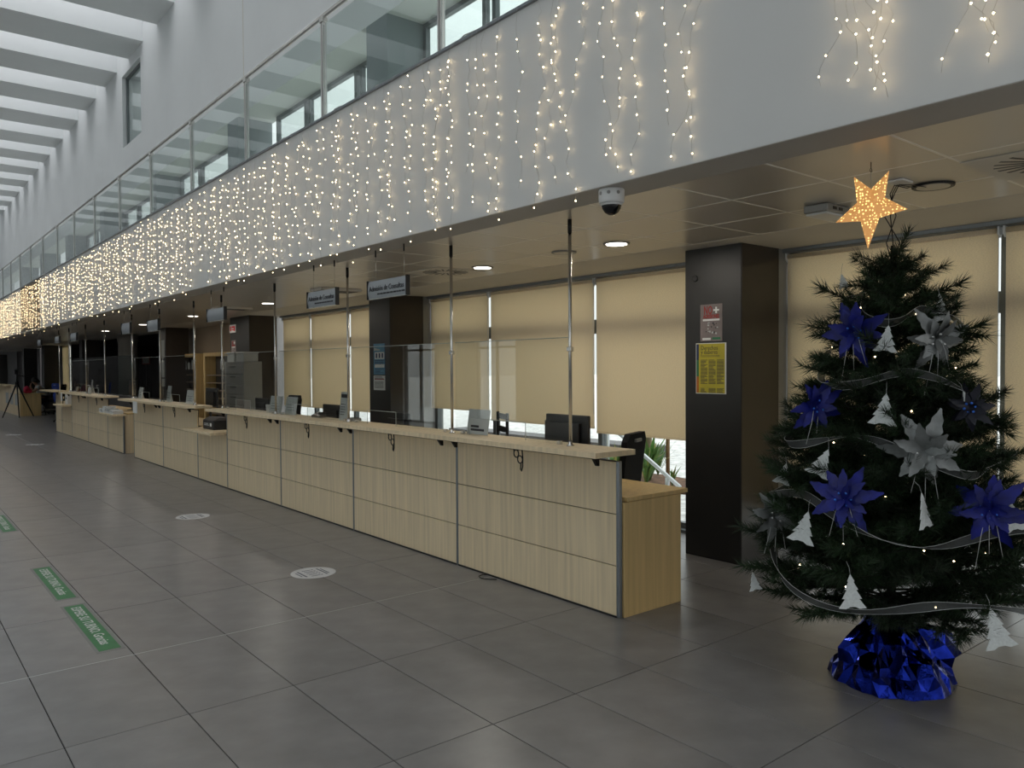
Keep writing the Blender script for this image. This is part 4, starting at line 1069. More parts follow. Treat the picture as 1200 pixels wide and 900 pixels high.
# star lantern hanging from the ceiling
sm_ = bpy.data.materials.new('star_paper'); sm_.use_nodes = True
n_ = sm_.node_tree.nodes; l_ = sm_.node_tree.links; pb = n_['Principled BSDF']
pb.inputs['Base Color'].default_value = (0.62, 0.42, 0.20, 1); pb.inputs['Roughness'].default_value = 0.7
tcn = n_.new('ShaderNodeTexCoord'); vo = n_.new('ShaderNodeTexVoronoi'); vo.inputs['Scale'].default_value = 70; vo.inputs['Randomness'].default_value = 0.55
cr = n_.new('ShaderNodeValToRGB'); cr.color_ramp.elements[0].position = 0.20; cr.color_ramp.elements[0].color = (1.0, 0.62, 0.20, 1); cr.color_ramp.elements[1].position = 0.36; cr.color_ramp.elements[1].color = (0.20, 0.085, 0.022, 1)
l_.new(tcn.outputs['Object'], vo.inputs[0]); l_.new(vo.outputs['Distance'], cr.inputs[0]); l_.new(cr.outputs[0], pb.inputs['Emission Color']); pb.inputs['Emission Strength'].default_value = 0.85
sc_ = EYE + ray(1020.5, 243)*3.78
nrm = (EYE - sc_); nrm.z = 0; nrm.normalize(); nrm = Matrix.Rotation(0.18, 3, 'Z') @ nrm
def on_plane(u, v):
    d = ray(u, v); return EYE + d*((sc_ - EYE).dot(nrm)/d.dot(nrm))
tips = [on_plane(*q) for q in ((1000.5, 207), (1042, 200), (1064, 245), (1017, 292), (979, 261))]
cen = sum(tips, Vector())/5
inner = []
for k in range(5): inner.append(cen + ((tips[k] + tips[(k+1) % 5])/2 - cen)*0.52)
ring = []
for k in range(5): ring += [tips[k], inner[k]]
t = thing('star_lantern', 'glowing orange paper star lantern hanging above the tree top', 'star lantern', cen)
m = MB(); m.add(ring + [cen + nrm*0.045, cen - nrm*0.045], [(k, (k+1) % 10, 10) for k in range(10)] + [((k+1) % 10, k, 11) for k in range(10)])
m.build('paper_star', sm_, t)
hk = Vector((cen.x, cen.y, ZC)); topv = inner[0]
MB().tube([topv, Vector((topv.x, topv.y, ZC-0.05))], 0.0012, 4).build('hanging_thread', THREAD, t)
MB().tube([Vector((topv.x, topv.y, ZC-0.04)) + Vector((0.009*math.cos(a), 0, 0.009*math.sin(a))) for a in [2*PI*k/12 for k in range(12)]], 0.0015, 5, closed=True).build('ring', BLACKM, t)
MB().tube([Vector((topv.x, topv.y, ZC-0.031)), Vector((topv.x, topv.y, ZC))], 0.002, 5).build('ceiling_hook', BLACKM, t)
# black cable from ceiling into the tree
t = thing('power_cable', 'bundle of black cable from the ceiling downlight to the tree top', 'cable', (4.3, 1.95, ZC-0.5))
a0 = Vector((4.40, 1.90, ZC-0.012)); top_ = TC + Vector((0.03, 0.02, 1.95)); a1 = Vector((4.23, 1.955, ZC-0.012))
for q in range(3):
    w_ = 0.012*(q-1)
    MB().tube([a0 + Vector((0.05*math.cos(q), 0.05*math.sin(q), 0)), (a0+a1)/2 + Vector((0, w_, -0.006-0.006*q)), a1 + Vector((0, w_, -0.01)), a1 + Vector((-0.03, 0.01+w_, -0.06)), a1 + Vector((-0.05+w_, 0.01-w_*2, -0.18)), a1 + Vector((-0.04-w_*2, w_*2, -0.32)), a1 + Vector((-0.09+w_, -0.02, -0.46)), top_], 0.003, 5).build('strand', BLACKP, t)
m = MB().box(4.18, 1.90, ZC-0.012, 4.30, 2.0, ZC-0.001, 0.003).build('connector_plate', WHITEP, t)

# ================================================================== things on and behind the counters
def monitor(y0, y1, ztop, label, x=4.02, zdesk=0.765, facing=1, sticker=False):
    """screen facing the staff (+x); the hall sees its back"""
    yc = (y0+y1)/2; zb = ztop - 0.29
    t = thing('computer_monitor', label, 'monitor', (x, yc, zdesk), 'computer monitors behind the counter')
    MB().box(x-0.012, y0, zb, x+0.02, y1, ztop, 0.006).build('casing', BLACKP, t)
    MB().box(x-0.035, y0+0.07, zb+0.05, x-0.012, y1-0.07, ztop-0.06, 0.012).build('rear_bulge', BLACKP, t)
    MB().box(x+0.020, y0+0.015, zb+0.02, x+0.0215, y1-0.015, ztop-0.015).build('screen', mat('dark_screen', (0.02, 0.022, 0.03), 0.15, noise=(4, 0.2, (1,1,1))), t)
    MB().box(x-0.03, yc-0.03, zdesk+0.012, x-0.012, yc+0.03, zb+0.10, 0.004).build('stand_neck', BLACKP, t)
    MB().lathe([(0.11, 0), (0.11, 0.008), (0.05, 0.014)], (x-0.01, yc, zdesk), 24).build('stand_base', BLACKP, t)
    if sticker: MB().box(x-0.0135, y1-0.10, ztop-0.14, x-0.0122, y1-0.045, ztop-0.09).build('sticker', PAPERG, t)
monitor(4.06, 4.52, 1.240, 'black computer monitor right behind the nearest screen', sticker=True)
monitor(6.50, 6.96, 1.155, 'black computer monitor seen through the slot of the second screen')
monitor(7.93, 8.39, 1.185, 'black computer monitor behind the third counter unit')
monitor(10.0, 10.45, 1.20, 'black computer monitor behind the far end of the near counter')
monitor(12.0, 12.5, 1.30, 'black computer monitor behind the near half of the middle counter')
monitor(15.0-0.6, 15.0-0.15, 1.22, 'black computer monitor behind the far half of the middle counter')
monitor(17.0, 17.55, 1.36, 'large black monitor at the near end of the farthest counter', x=4.1)

def office_chair(x, y, rz, label, back_top=1.06, blue=False, slats=False):
    t = thing('office_chair', label, 'chair', (0,0,0), 'black office chairs')
    fb = mat('blue_fabric', (0.01, 0.04, 0.26), 0.7, noise=(30, 0.15, (1,1,1))) if blue else BLACKF
    MB().box(-0.23, -0.24, 0.44, 0.23, 0.24, 0.51, 0.025).build('seat', BLACKF, t)
    if slats:
        bk_ = MB().box(-0.245, -0.20, 0.60, -0.215, -0.17, back_top, 0.006); bk_.box(-0.245, 0.17, 0.60, -0.215, 0.20, back_top, 0.006)
        bk_.build('back_frame', BLACKP, t)
        for k in range(4):
            z = 0.64 + k*(back_top-0.66)/3.4; MB().box(-0.25, -0.19, z, -0.225, 0.19, z+0.06, 0.006).build('back_slat', BLACKP, t)
    else:
        b_ = MB(); zt = back_top; W_ = 0.20
        outl = [(-W_, 0.60), (W_, 0.60), (W_+0.01, zt-0.06), (W_-0.04, zt), (-W_+0.04, zt), (-W_-0.01, zt-0.06)]
        b_.prism([(-0.28+0.06*(1-(z-0.6)/0.5), yy, z) for yy, z in outl], (0.05, 0, 0)).build('backrest', fb, t)
        MB().box(-0.29, -0.06, zt-0.07, -0.215, 0.06, zt-0.045, 0.004).build('grip_slot', GREYM, t)
    MB().tube([(-0.20, 0, 0.46), (-0.27, 0, 0.50), (-0.27, 0, 0.64)], 0.018, 8).build('back_support', BLACKP, t)
    MB().cyl((0, 0, 0.10), (0, 0, 0.44), 0.025, n=12).build('gas_column', STEEL, t)
    for s_ in (-1, 1):
        MB().tube([(-0.05, s_*0.25, 0.46), (-0.03, s_*0.29, 0.66), (-0.12, s_*0.29, 0.67), (0.12, s_*0.29, 0.67)], 0.015, 6).build('armrest', BLACKP, t)
    for k in range(5):
        a = 2*PI*k/5 + 0.3; e = Vector((0.29*math.cos(a), 0.29*math.sin(a), 0.065))
        g_ = MB().tube([(0, 0, 0.10), e], [0.024, 0.013], 6).build('base_arm', BLACKP, t)
        MB().cyl(e + Vector((-0.014*math.sin(a), 0.014*math.cos(a), -0.037)), e + Vector((0.014*math.sin(a), -0.014*math.cos(a), -0.037)), 0.028, n=12).build('caster', BLACKP, g_)
    t.location = (x, y, 0); t.rotation_euler = (0, 0, rz)
    return t
office_chair(4.56, 4.42, 1.95, 'black office chair with grip slot beside the end desk', 1.075)
office_chair(4.72, 5.25, PI+0.3, 'black mesh office chair behind the nearest counter unit', 1.10, slats=True)
office_chair(4.95, 6.6, PI-0.4, 'black office chair with slatted back below the narrow blind', 1.12, slats=True)
office_chair(4.55, 11.0, PI, 'black office chair behind the lowered section', 1.20)
office_chair(5.2, 32.85, 2.6, 'black office chair beside the seated person', 1.05)

def plate(y0, y1, z0, z1, label, name='leaflet_stand', x=3.665, m_=PAPERG, rows=4, lean=0.03, head=None, cat='leaflet stand'):
    t = thing(name, label, cat, (x, (y0+y1)/2, z0), 'notices standing on the counter')
    m = MB().prism([(x, y0, z0), (x, y1, z0), (x+lean, y1, z1), (x+lean, y0, z1)], (0.004, 0, 0)); m.build('sheet', m_, t)
    MB().prism([(x, (y0+y1)/2-0.03, z0), (x+0.07, (y0+y1)/2-0.03, z0), (x+lean, (y0+y1)/2-0.03, z0+0.7*(z1-z0))], (0, 0.06, 0)).build('prop', m_, t)
    h = (z1-z0); r = random.Random(int(y0*100)); lm = MB()
    for k in range(rows):
        z = z0 + h*(0.55 - 0.45*k/max(1, rows)); xx = x + lean*(z-z0)/h - 0.0012; w_ = (y1-y0)*r.uniform(0.5, 0.75)
        lm.box(xx-0.0006, y1-0.12*(y1-y0)-w_, z, xx, y1-0.12*(y1-y0), z+h*0.022)
    if rows: lm.build('print', INK, t)
    if head:
        zc = z0 + h*0.86
        MB().box(x+lean*0.82-0.002, y0+0.1*(y1-y0), zc-0.018, x+lean*0.9, y1-0.1*(y1-y0), zc+0.018).build('heading_block', INK, t)
    return t
t = plate(4.81, 5.085, 1.0705, 1.265, 'grey notice plate with two dark lines on the nearest counter screen', rows=0)
m = MB(); m.box(3.668, 4.93, 1.125, 3.672, 5.03, 1.142); m.box(3.666, 4.86, 1.098, 3.670, 5.03, 1.115); m.build('small_print', INK, t)
plate(8.77, 9.12, 1.0705, 1.270, 'wide white notice leaning by the fourth pole, left one', m_=PAPERG, rows=3)
plate(8.36, 8.66, 1.0705, 1.270, 'white notice right of the fourth pole', m_=PAPERG, rows=3)
t = plate(7.135, 7.30, 1.0705, 1.355, 'tall white notice with headline by the third pole', m_=PAPERG, rows=5, head=True)
plate(12.0, 12.36, 1.0705, 1.275, 'white notice with dark lines at the near end of the middle counter', m_=PAPER, rows=4)
plate(13.17, 13.36, 1.0705, 1.325, 'tall narrow white notice in the middle of the middle counter', m_=PAPERG, rows=3)
plate(14.85, 15.12, 1.0705, 1.270, 'white notice at the far end of the middle counter', m_=PAPER, rows=2)
plate(18.95, 19.10, 1.0705, 1.365, 'tall white notice by the pole on the farthest counter', m_=PAPER, rows=2)
plate(20.5, 20.72, 1.0705, 1.19, 'small tan card standing on the farthest counter', m_=TANW, rows=0)
# papers hanging from the ledges, box, cup, keyboards, printer
for y0, y1, z0, lb in ((14.05, 14.33, 0.86, 'white sheet of paper taped below the middle ledge'), (20.75, 20.92, 0.86, 'white paper strip hanging from the far end of the farthest ledge')):
    o = MB().box(3.390, y0, z0, 3.393, y1, 1.055, 0.0005).build('paper_sheet', PAPER); tag(o, lb, 'paper', 'papers taped to ledges')
t = thing('desk_phone', 'small black desk phone behind the slot of the third screen', 'phone', (3.72, 7.85, 1.0705))
MB().prism([(3.665, 7.75, 1.0705), (3.745, 7.75, 1.0705), (3.745, 7.75, 1.125), (3.665, 7.75, 1.09)], (0, 0.20, 0)).build('body', BLACKP, t)
MB().box(3.675, 7.76, 1.1, 3.74, 7.80, 1.128, 0.006).build('handset', BLACKP, t)
t = thing('card_reader', 'flat silver card reader on the ledge left of the second monitor', 'card reader', (3.70, 7.0, 1.0705))
MB().box(3.665, 6.99, 1.0705, 3.755, 7.12, 1.10, 0.004).build('body', GREYM, t); MB().box(3.675, 7.0, 1.10, 3.745, 7.11, 1.103).build('keypad', BLACKP, t)
t = thing('paper_cup', 'small white paper cup beside the fourth pole', 'cup', (3.70, 9.22, 1.0705))
MB().lathe([(0.024, 0), (0.034, 0.085), (0.031, 0.085), (0.022, 0.006)], (3.70, 9.22, 1.0705), 18).build('cup_wall', PAPER, t)
MB().lathe([(0.0345, 0.082), (0.036, 0.086), (0.034, 0.090)], (3.70, 9.22, 1.0705), 18).build('rolled_rim', PAPER, t)
t = thing('ticket_printer', 'black box printer on the low oak ledge', 'printer', (3.72, 11.2, 0.75))
MB().box(3.62, 10.98, 0.75, 3.86, 11.42, 0.875, 0.008).build('body', BLACKP, t)
MB().prism([(3.62, 10.98, 0.875), (3.86, 10.98, 0.875), (3.86, 10.98, 0.915), (3.70, 10.98, 0.915)], (0, 0.44, 0)).build('lid', GREYP, t)
m = MB(); m.box(3.6185, 11.05, 0.795, 3.6195, 11.12, 0.84); m.build('white_label', PAPER, t); lines(t, 3.6195, 11.36, 0.2, 0.835, 2, 0.02, 0.012, 'front_print', PAPERG, 6)
t = thing('file_box', 'white file box standing on the low far ledge', 'box', (3.72, 21.75, 0.75))
MB().box(3.62, 21.45, 0.75, 3.82, 21.75, 1.0, 0.004).build('body', PAPER, t); MB().box(3.615, 21.54, 0.88, 3.619, 21.66, 0.92).build('label_slot', GREYP, t)
rp_ = random.Random(31)
for px_, nn, pn in ((17.15, 4, 'the left'), (16.86, 5, 'the second'), (16.55, 4, 'the third'), (16.25, 3, 'the right')):
    z = 0.7505
    for k in range(nn):
        h = rp_.uniform(0.016, 0.03); dx = rp_.uniform(-0.01, 0.01); dy = rp_.uniform(-0.02, 0.02)
        o = MB().obox((3.555+dx, px_+dy, z+h/2), (math.cos(dx*8), math.sin(dx*8), 0), (-math.sin(dx*8), math.cos(dx*8), 0), (0,0,1), 0.09, 0.12, h/2-0.0004, 0.001).build('paper_stack', rp_.choice((PAPER, PAPERG, PAPER)))
        tag(o, ('bottom', 'second', 'third', 'fourth', 'fifth')[k] + ' sheaf up in ' + pn + ' paper pile on the low far ledge', 'paper', 'paper piles on the far ledge'); z += h
t = thing('sanitizer_bottle', 'small clear pump bottle on the farthest ledge', 'bottle', (3.55, 18.55, 1.0705))
MB().lathe([(0.032, 0), (0.034, 0.01), (0.034, 0.11), (0.02, 0.14), (0.012, 0.15)], (3.55, 18.55, 1.0705), 18).build('bottle_body', PAPERG, t)
MB().tube([(3.55, 18.55, 1.22), (3.55, 18.55, 1.26), (3.51, 18.55, 1.262)], 0.006, 6).build('pump', WHITEP, t)

# ================================================================== furniture along the back wall
def shelf_unit(y0, y1, label):
    t = thing('shelf_cabinet', label, 'shelf', (5.9, (y0+y1)/2, 0), 'oak framed shelves on the tan wall')
    x0, x1 = 5.78, 6.04
    for yy in (y0, y1-0.12): MB().box(x0, yy, 0, x1, yy+0.12, 1.95, 0.003).build('side_upright', WOODD, t)
    MB().box(x0, y0+0.12, 1.87, x1, y1-0.12, 1.95, 0.003).build('top_board', WOODD, t)
    MB().box(x1-0.02, y0+0.12, 0.0, x1, y1-0.12, 1.87).build('back_board', GREYP, t)
    for k in range(8):
        z = 0.25 + k*0.17; MB().box(x0+0.03, y0+0.12, z, x1-0.02, y1-0.12, z+0.02).build('shelf_board', TANW, t)
    r = random.Random(int(y0))
    for k in range(4):
        MB().box(x0+0.02, y0+0.16+k*0.27, 1.58, x0+0.024, y0+0.16+k*0.27+r.uniform(0.12, 0.24), 1.58+r.uniform(0.14, 0.26)).build('pinned_paper', PAPERG, t)
shelf_unit(18.75, 20.25, 'oak framed shelving on the tan wall, left one by the dark corridor')
shelf_unit(15.9, 18.15, 'oak framed shelving on the tan wall, right one behind the third column')
t = thing('filing_cabinet', 'grey filing cabinet with many flat drawers beside the third column', 'cabinet', (5.05, 13.9, 0))
MB().box(5.0, 13.55, 0, 5.33, 14.5, 1.72, 0.005).build('body', GREYM, t)
for k in range(9):
    d_ = MB().box(4.985, 13.57, 0.06+k*0.18, 5.0, 14.48, 0.06+k*0.18+0.155, 0.003).build('drawer', GREYM, t)
    MB().box(4.972, 13.9, 0.06+k*0.18+0.12, 4.985, 14.15, 0.06+k*0.18+0.135).build('handle', BLACKP, d_)
for y0, lb in ((13.6, 'left grey document box on the filing cabinet'), (14.05, 'right grey document box on the filing cabinet')):
    t = thing('document_box', lb, 'box', (5.15, y0+0.18, 1.72), 'boxes on the filing cabinet')
    MB().box(5.02, y0, 1.72, 5.28, y0+0.36, 1.86, 0.004).build('box_body', PAPERG, t); MB().box(5.01, y0-0.01, 1.86, 5.29, y0+0.37, 1.89, 0.004).build('lid', PAPERG, t)
t = thing('notice_strip', 'tall notice strip on the column before the dark corridor', 'notice', (XC, 19.8, 1.1))
for z0, z1 in ((1.85, 2.28), (1.40, 1.80), (1.18, 1.36)): sheet('sheet', PAPERG, t, XC, 19.60, 19.85, z0, z1)
t = thing('exit_sign', 'small red framed safety sign in the dark corridor', 'sign', (8.9, 22.2, 1.2))
a = onX(166.5, 418.5, 7.2); b = onX(176, 427, 7.2)
sheet('red_plate', RED, t, 7.2, b.y, a.y, b.z, a.z, 0.01); sheet('white_pictogram', PAPERG, t, 7.189, b.y+0.10, a.y-0.10, b.z+0.04, a.z-0.04, 0.002)
MB().box(7.2, (a.y+b.y)/2-0.03, 0.0, 7.24, (a.y+b.y)/2+0.03, a.z).build('post', BLACKM, t)
t = thing('glass_partition', 'low glass partition before the dark corridor', 'partition', (5.2, 26, 0))
MB().box(5.0, 20.9, 0.9, 5.01, 28.5, 1.95).build('pane', GLASSR, t); MB().box(4.99, 20.9, 0.0, 5.02, 28.5, 0.9).build('base_panel', GREYP, t); MB().box(4.985, 20.9, 0.9, 5.025, 28.5, 0.93).build('rail', STEEL, t)

# ================================================================== far end: desk, person, bag, tripod, chair mat
t = thing('far_desk', 'oak reception desk at the far end where a person sits', 'desk', (4.2, 31.6, 0))
MB().box(3.88, 31.42, 0.0, 4.50, 31.45, 0.74, 0.002).build('end_panel', WOODD, t)
MB().box(3.86, 31.40, 0.74, 4.62, 33.6, 0.77, 0.002).build('desk_top', WOODD, t)
MB().box(3.86, 31.47, 0.0, 3.885, 37.0, 1.0, 0.002).build('front_panel', WOOD, t)
MB().box(3.70, 33.6, 1.0, 4.1, 37.6, 1.035, 0.002).build('ledge', WOOD, t)
for k in range(3): MB().box(3.857, 31.8+k*1.2, 0.35, 3.86, 32.6+k*1.2, 0.75).build('taped_notice', PAPERG, t)
o = MB().box(4.45, 31.5, 0.0005, 5.5, 33.6, 0.006, 0.002).build('chair_mat', mat('pale_mat', (0.55, 0.56, 0.56), 0.5, noise=(5, 0.05, (1,1,1)))); tag(o, 'pale floor mat under the far office chair', 'mat')
t = thing('backpack', 'red and pink backpack on the far desk', 'backpack', (4.11, 31.75, 0.77))
PINK = mat('red_pink_nylon', (0.62, 0.03, 0.09), 0.6, noise=(10, 0.2, (1,1,1)))
MB().ball((4.11, 31.75, 0.90), 0.13, 12, 8, (0.75, 0.7, 1.0)).ball((4.20, 31.74, 0.85), 0.085, 10, 6, (0.9, 0.8, 0.9)).build('bag_body', PINK, t); MB().ball((4.07, 31.66, 0.86), 0.075, 10, 6, (0.9, 0.6, 0.9)).build('front_pocket', PINK, t)
MB().tube([(4.11, 31.75, 1.02), (4.13, 31.75, 1.06), (4.16, 31.75, 1.03)], 0.008, 5).build('loop', BLACKP, t)
office_chair(4.50, 27.1, 0.25, 'office chair with a blue backrest beyond the end of the farthest counter', 1.18, blue=True)
# tripod
t = thing('camera_tripod', 'black camera tripod standing on the floor at the far left', 'tripod', (3.75, 31.2, 0))
hub = Vector((3.75, 31.1, 1.16))
feet = [(3.30, 30.85, 0), (3.72, 30.45, 0), (4.22, 31.15, 0)]
for f_ in feet:
    g_ = MB().tube([hub, (hub + Vector(f_))/2, Vector(f_) + Vector((0,0,0.02))], [0.028, 0.022, 0.016], 8).build('leg', BLACKM, t)
    MB().ball(Vector(f_) + Vector((0,0,0.02)), 0.022, 8, 5).build('rubber_foot', BLACKP, g_)
MB().cyl(hub - Vector((0,0,0.05)), hub + Vector((0,0,0.28)), 0.018, n=10).build('centre_column', BLACKM, t)
MB().lathe([(0.05, -0.05), (0.055, 0.0), (0.03, 0.05)], hub, 14).build('spider', BLACKM, t)
MB().box(3.69, 31.06, 1.44, 3.79, 31.14, 1.60, 0.01).build('tripod_head', BLACKM, t)
MB().tube([hub + Vector((0,0,0.28)), hub + Vector((0.22, -0.05, 0.20))], 0.010, 6).build('pan_handle', BLACKM, t)

# seated person leaning on the desk
SKIN = mat('skin', (0.42, 0.25, 0.17), 0.55, noise=(12, 0.08, (1,1,1)))
SHIRT = mat('pale_grey_top', (0.44, 0.45, 0.46), 0.85, noise=(20, 0.1, (1,1,1)))
HAIR = mat('dark_hair', (0.010, 0.008, 0.007), 0.6, noise=(40, 0.3, (1,1,1)))
JEAN = mat('dark_trousers', (0.02, 0.025, 0.04), 0.85, noise=(20, 0.2, (1,1,1)))
def skin_mesh(name, verts, edges, root, material, parent, sub=2):
    me = bpy.data.meshes.new(name); me.from_pydata([v[0] for v in verts], edges, [])
    o = bpy.data.objects.new(name, me); COL.objects.link(o)
    md = o.modifiers.new('s', 'SKIN'); sb = o.modifiers.new('u', 'SUBSURF'); sb.levels = sub; sb.render_levels = sub
    for i, sv in enumerate(me.skin_vertices[0].data):
        r_ = verts[i][1]; sv.radius = r_ if isinstance(r_, tuple) else (r_, r_); sv.use_root = (i == root)
    dg = bpy.context.evaluated_depsgraph_get(); nm = bpy.data.meshes.new_from_object(o.evaluated_get(dg)); nm.name = name
    bpy.data.objects.remove(o)
    for p_ in nm.polygons: p_.use_smooth = True
    nm.materials.clear(); nm.materials.append(material)
    q = bpy.data.objects.new(name, nm); COL.objects.link(q); q.parent = parent
    return q
PB = Vector((4.62, 32.05, 0))
per = thing('person', 'person in a pale grey top seated at the far desk, head on hand', 'person', PB)
# local frame: -x towards the desk
V = [((0.10, 0, 0.50), 0.13), ((0.06, 0, 0.66), (0.12, 0.15)), ((-0.04, 0, 0.84), (0.12, 0.16)), ((-0.12, 0, 0.98), (0.10, 0.13)), ((-0.17, 0, 1.05), 0.055), ((-0.20, 0, 1.10), 0.05),
     ((-0.23, 0, 1.17), 0.085), ((-0.25, 0, 1.24), 0.08),
     ((-0.12, 0.17, 0.97), 0.055), ((-0.24, 0.22, 0.82), 0.045), ((-0.34, 0.10, 0.98), 0.035), ((-0.33, 0.06, 1.06), 0.028),
     ((-0.12, -0.17, 0.97), 0.055), ((-0.28, -0.22, 0.84), 0.045), ((-0.44, -0.10, 0.80), 0.035), ((-0.52, -0.06, 0.80), 0.028),
     ((0.05, 0.11, 0.50), 0.085), ((-0.36, 0.12, 0.50), 0.065), ((-0.36, 0.12, 0.10), 0.045), ((-0.46, 0.12, 0.045), 0.04),
     ((0.05, -0.11, 0.50), 0.085), ((-0.36, -0.12, 0.50), 0.065), ((-0.36, -0.12, 0.10), 0.045), ((-0.46, -0.12, 0.045), 0.04)]
E_ = [(0,1),(1,2),(2,3),(3,4),(4,5),(5,6),(6,7),(3,8),(8,9),(9,10),(10,11),(3,12),(12,13),(13,14),(14,15),(0,16),(16,17),(17,18),(18,19),(0,20),(20,21),(21,22),(22,23)]
skin_mesh('body', V, E_, 0, SKIN, per)
SH = [((0.11, 0, 0.52), 0.15), ((0.06, 0, 0.66), (0.135, 0.165)), ((-0.04, 0, 0.84), (0.135, 0.175)), ((-0.12, 0, 0.98), (0.115, 0.145)), ((-0.155, 0, 1.03), 0.075),
      ((-0.12, 0.175, 0.97), 0.07), ((-0.18, 0.205, 0.895), 0.065), ((-0.12, -0.175, 0.97), 0.07), ((-0.20, -0.20, 0.90), 0.065)]
skin_mesh('shirt', SH, [(0,1),(1,2),(2,3),(3,4),(3,5),(5,6),(3,7),(7,8)], 0, SHIRT, per)
TR = [((0.10, 0, 0.50), 0.15), ((0.05, 0.115, 0.50), 0.10), ((-0.36, 0.12, 0.50), 0.08), ((-0.36, 0.12, 0.13), 0.06), ((0.05, -0.115, 0.50), 0.10), ((-0.36, -0.12, 0.50), 0.08), ((-0.36, -0.12, 0.13), 0.06)]
skin_mesh('trousers', TR, [(0,1),(1,2),(2,3),(0,4),(4,5),(5,6)], 0, JEAN, per)
hm = MB(); c = PB + Vector((-0.215, 0, 1.225)); hm.ball(c, 0.112, 14, 9, (1.0, 0.9, 0.95)); hm.ball(c + Vector((0.11, 0, -0.04)), 0.055, 10, 6)
hm.build('hair', HAIR, per)
fm_ = MB(); h = PB + Vector((-0.335, 0, 1.19)); fm_.prism([h + Vector((0.02, -0.012, 0.02)), h + Vector((0.02, 0.012, 0.02)), h + Vector((-0.006, 0.0, -0.01))], Vector((0.0, 0, -0.012))); fm_.build('nose', SKIN, per)
for s_ in (-1, 1): MB().ball(h + Vector((0.014, 0.03*s_, 0.02)), 0.009, 8, 5).build('eye', BLACKP, per)
for hp in (Vector((-0.335, 0.055, 1.07)), Vector((-0.545, -0.055, 0.79))):
    for q in range(5):
        b0 = PB + hp + Vector((0, 0.018*(q-2), 0)); dv = Vector((0.02, 0.004*(q-2), 0.075)) if hp.z > 1 else Vector((-0.075, 0.008*(q-2), -0.006))
        if q == 4: dv = dv*0.7 + Vector((0, 0.03, 0))
        MB().tube([b0, b0 + dv*0.55, b0 + dv*(1.0 if q in (1, 2) else 0.85) + Vector((0.008, 0, -0.004))], [0.010, 0.009, 0.006], 6).build('finger', SKIN, per)
st_ = office_chair(4.68, 32.05, PI, 'black office chair the far person sits on', 0.95)

# ================================================================== outside: bed, plants, trunk, handrail
SOIL = mat('leaf_litter', (0.16, 0.085, 0.05), 0.95, noise=(14, 0.6, (1,1,1)), bump=0.8, bscale=30)
bed = MB(); pts = []
for k in range(24):
    a = 2*PI*k/24; pts.append((8.75 + 0.62*math.cos(a)*(1+0.12*math.sin(3*a)), 7.6 + 1.25*math.sin(a), -0.121))
bed.prism(pts, (0, 0, 0.05)); tag(bed.build('flower_bed', SOIL), 'bed of fallen leaves and soil outside the window', 'flower bed')
GRS = mat('leaf_green', (0.10, 0.22, 0.05), 0.6, noise=(12, 0.4, (1,1,1)), vary=0.3)
GRY = mat('leaf_olive', (0.30, 0.30, 0.08), 0.6, noise=(12, 0.4, (1,1,1)), vary=0.3)
ro = random.Random(77)
for i, (x, y, h, n) in enumerate(((8.4, 7.35, 0.55, 26), (8.75, 7.6, 0.75, 30), (8.3, 7.85, 0.6, 26), (8.9, 8.3, 0.7, 30), (8.6, 7.05, 0.32, 22), (9.3, 7.9, 0.65, 24), (8.2, 8.3, 0.5, 22))):
    t = thing('leafy_plant', ['low strappy green plant outside near the handrail post', 'tall leafy plant outside beside the tree stake', 'green strappy plant outside left of the trunk', 'leafy plant behind the trunk outside', 'small olive tuft at the right of the bed outside', 'leafy plant farther back in the bed outside', 'green tuft at the left of the bed outside'][i], 'plant', (x, y, -0.07), 'plants in the bed outside')
    for k in range(n):
        a = ro.uniform(0, 2*PI); l = h*ro.uniform(0.5, 1.0); sp = ro.uniform(0.15, 0.55)*h; wv = 0.016 if i != 1 else 0.04
        b0 = Vector((x, y, -0.07)); o_ = Vector((math.cos(a), math.sin(a), 0)); sd = Vector((-math.sin(a), math.cos(a), 0))*wv
        p1 = b0 + o_*sp*0.4 + Vector((0,0,l*0.6)); p2 = b0 + o_*sp + Vector((0,0,l*(0.75 if k % 2 else 1.0)))
        MB().add([b0 - sd*0.5, b0 + sd*0.5, p1 + sd, p1 - sd, p2], [(0,1,2,3), (3,2,4)], True).build('leaf', GRY if (k+i) % 4 == 0 else GRS, t)
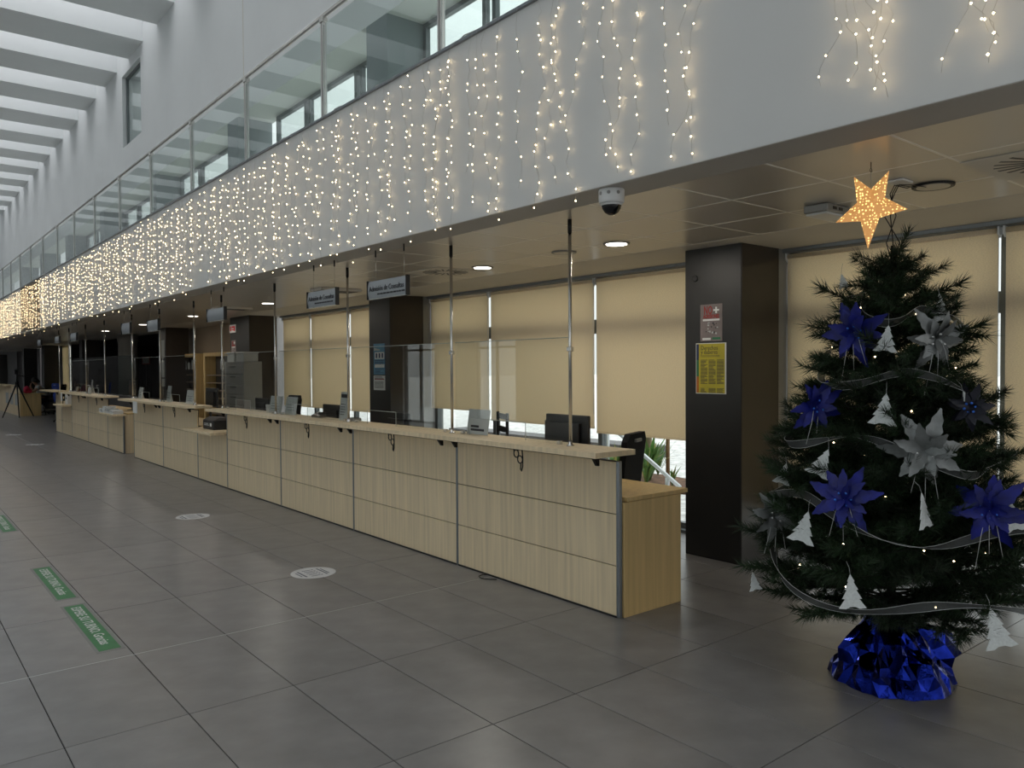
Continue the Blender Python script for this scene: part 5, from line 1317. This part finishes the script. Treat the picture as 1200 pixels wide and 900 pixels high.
t = thing('young_tree', 'slim pale tree trunk with a wooden stake outside', 'tree', (8.9, 7.75, -0.08))
MB().tube([(8.9, 7.75, -0.08), (8.92, 7.75, 0.8), (8.9, 7.77, 2.2), (8.95, 7.8, 3.2)], [0.055, 0.05, 0.045, 0.03], 10).build('trunk', mat('pale_bark', (0.30, 0.23, 0.16), 0.9, noise=(20, 0.3, (1,1,0.3))), t)
MB().tube([(9.05, 7.5, -0.08), (9.05, 7.5, 1.6)], 0.03, 8).build('stake', mat('stake_wood', (0.28, 0.17, 0.09), 0.8, noise=(20, 0.3, (1,1,0.3))), t)
cr_ = MB()
for k in range(160):
    c = Vector((8.95, 7.8, 3.5)) + Vector((ro.gauss(0, 0.5), ro.gauss(0, 0.5), ro.gauss(0, 0.4))); d1 = Vector((ro.uniform(-1,1), ro.uniform(-1,1), ro.uniform(-1,1))).normalized()*0.09; d2 = d1.orthogonal().normalized()*0.04
    cr_.add([c - d1, c + d2, c + d1, c - d2], [(0,1,2,3)])
o = cr_.build('crown', GRS, t); o['kind'] = 'stuff'
t = thing('outdoor_handrail', 'grey metal handrail sloping down outside the window', 'handrail', (8.2, 7.2, -0.12))
p0 = onX(712, 496, 8.2); p1 = onX(797, 571, 8.2)
MB().tube([p0, p1], 0.028, 8).build('rail', ALUL, t)
q = onX(782, 560, 8.2); MB().cyl((8.2, q.y, -0.12), (8.2, q.y, q.z), 0.03, n=10).build('post', ALUL, t)
MB().cyl((8.2, p0.y, -0.12), (8.2, p0.y, p0.z), 0.03, n=10).build('post', ALUL, t)
o = MB().box(11.0, 9.6, -0.12, 11.6, 16.0, 0.10).build('low_planter_edge', GREYP); tag(o, 'low dark edging far out on the gravel', 'edging')

o = MB().tube([(3.60, 4.62, 0.006), (3.56, 4.66, 0.006), (3.53, 4.72, 0.006), (3.55, 4.78, 0.006), (3.60, 4.80, 0.006), (3.615, 4.76, 0.010)], 0.004, 6).build('cable_loop', BLACKP)
tag(o, 'small black cable loop peeping from under the first counter unit', 'cable')
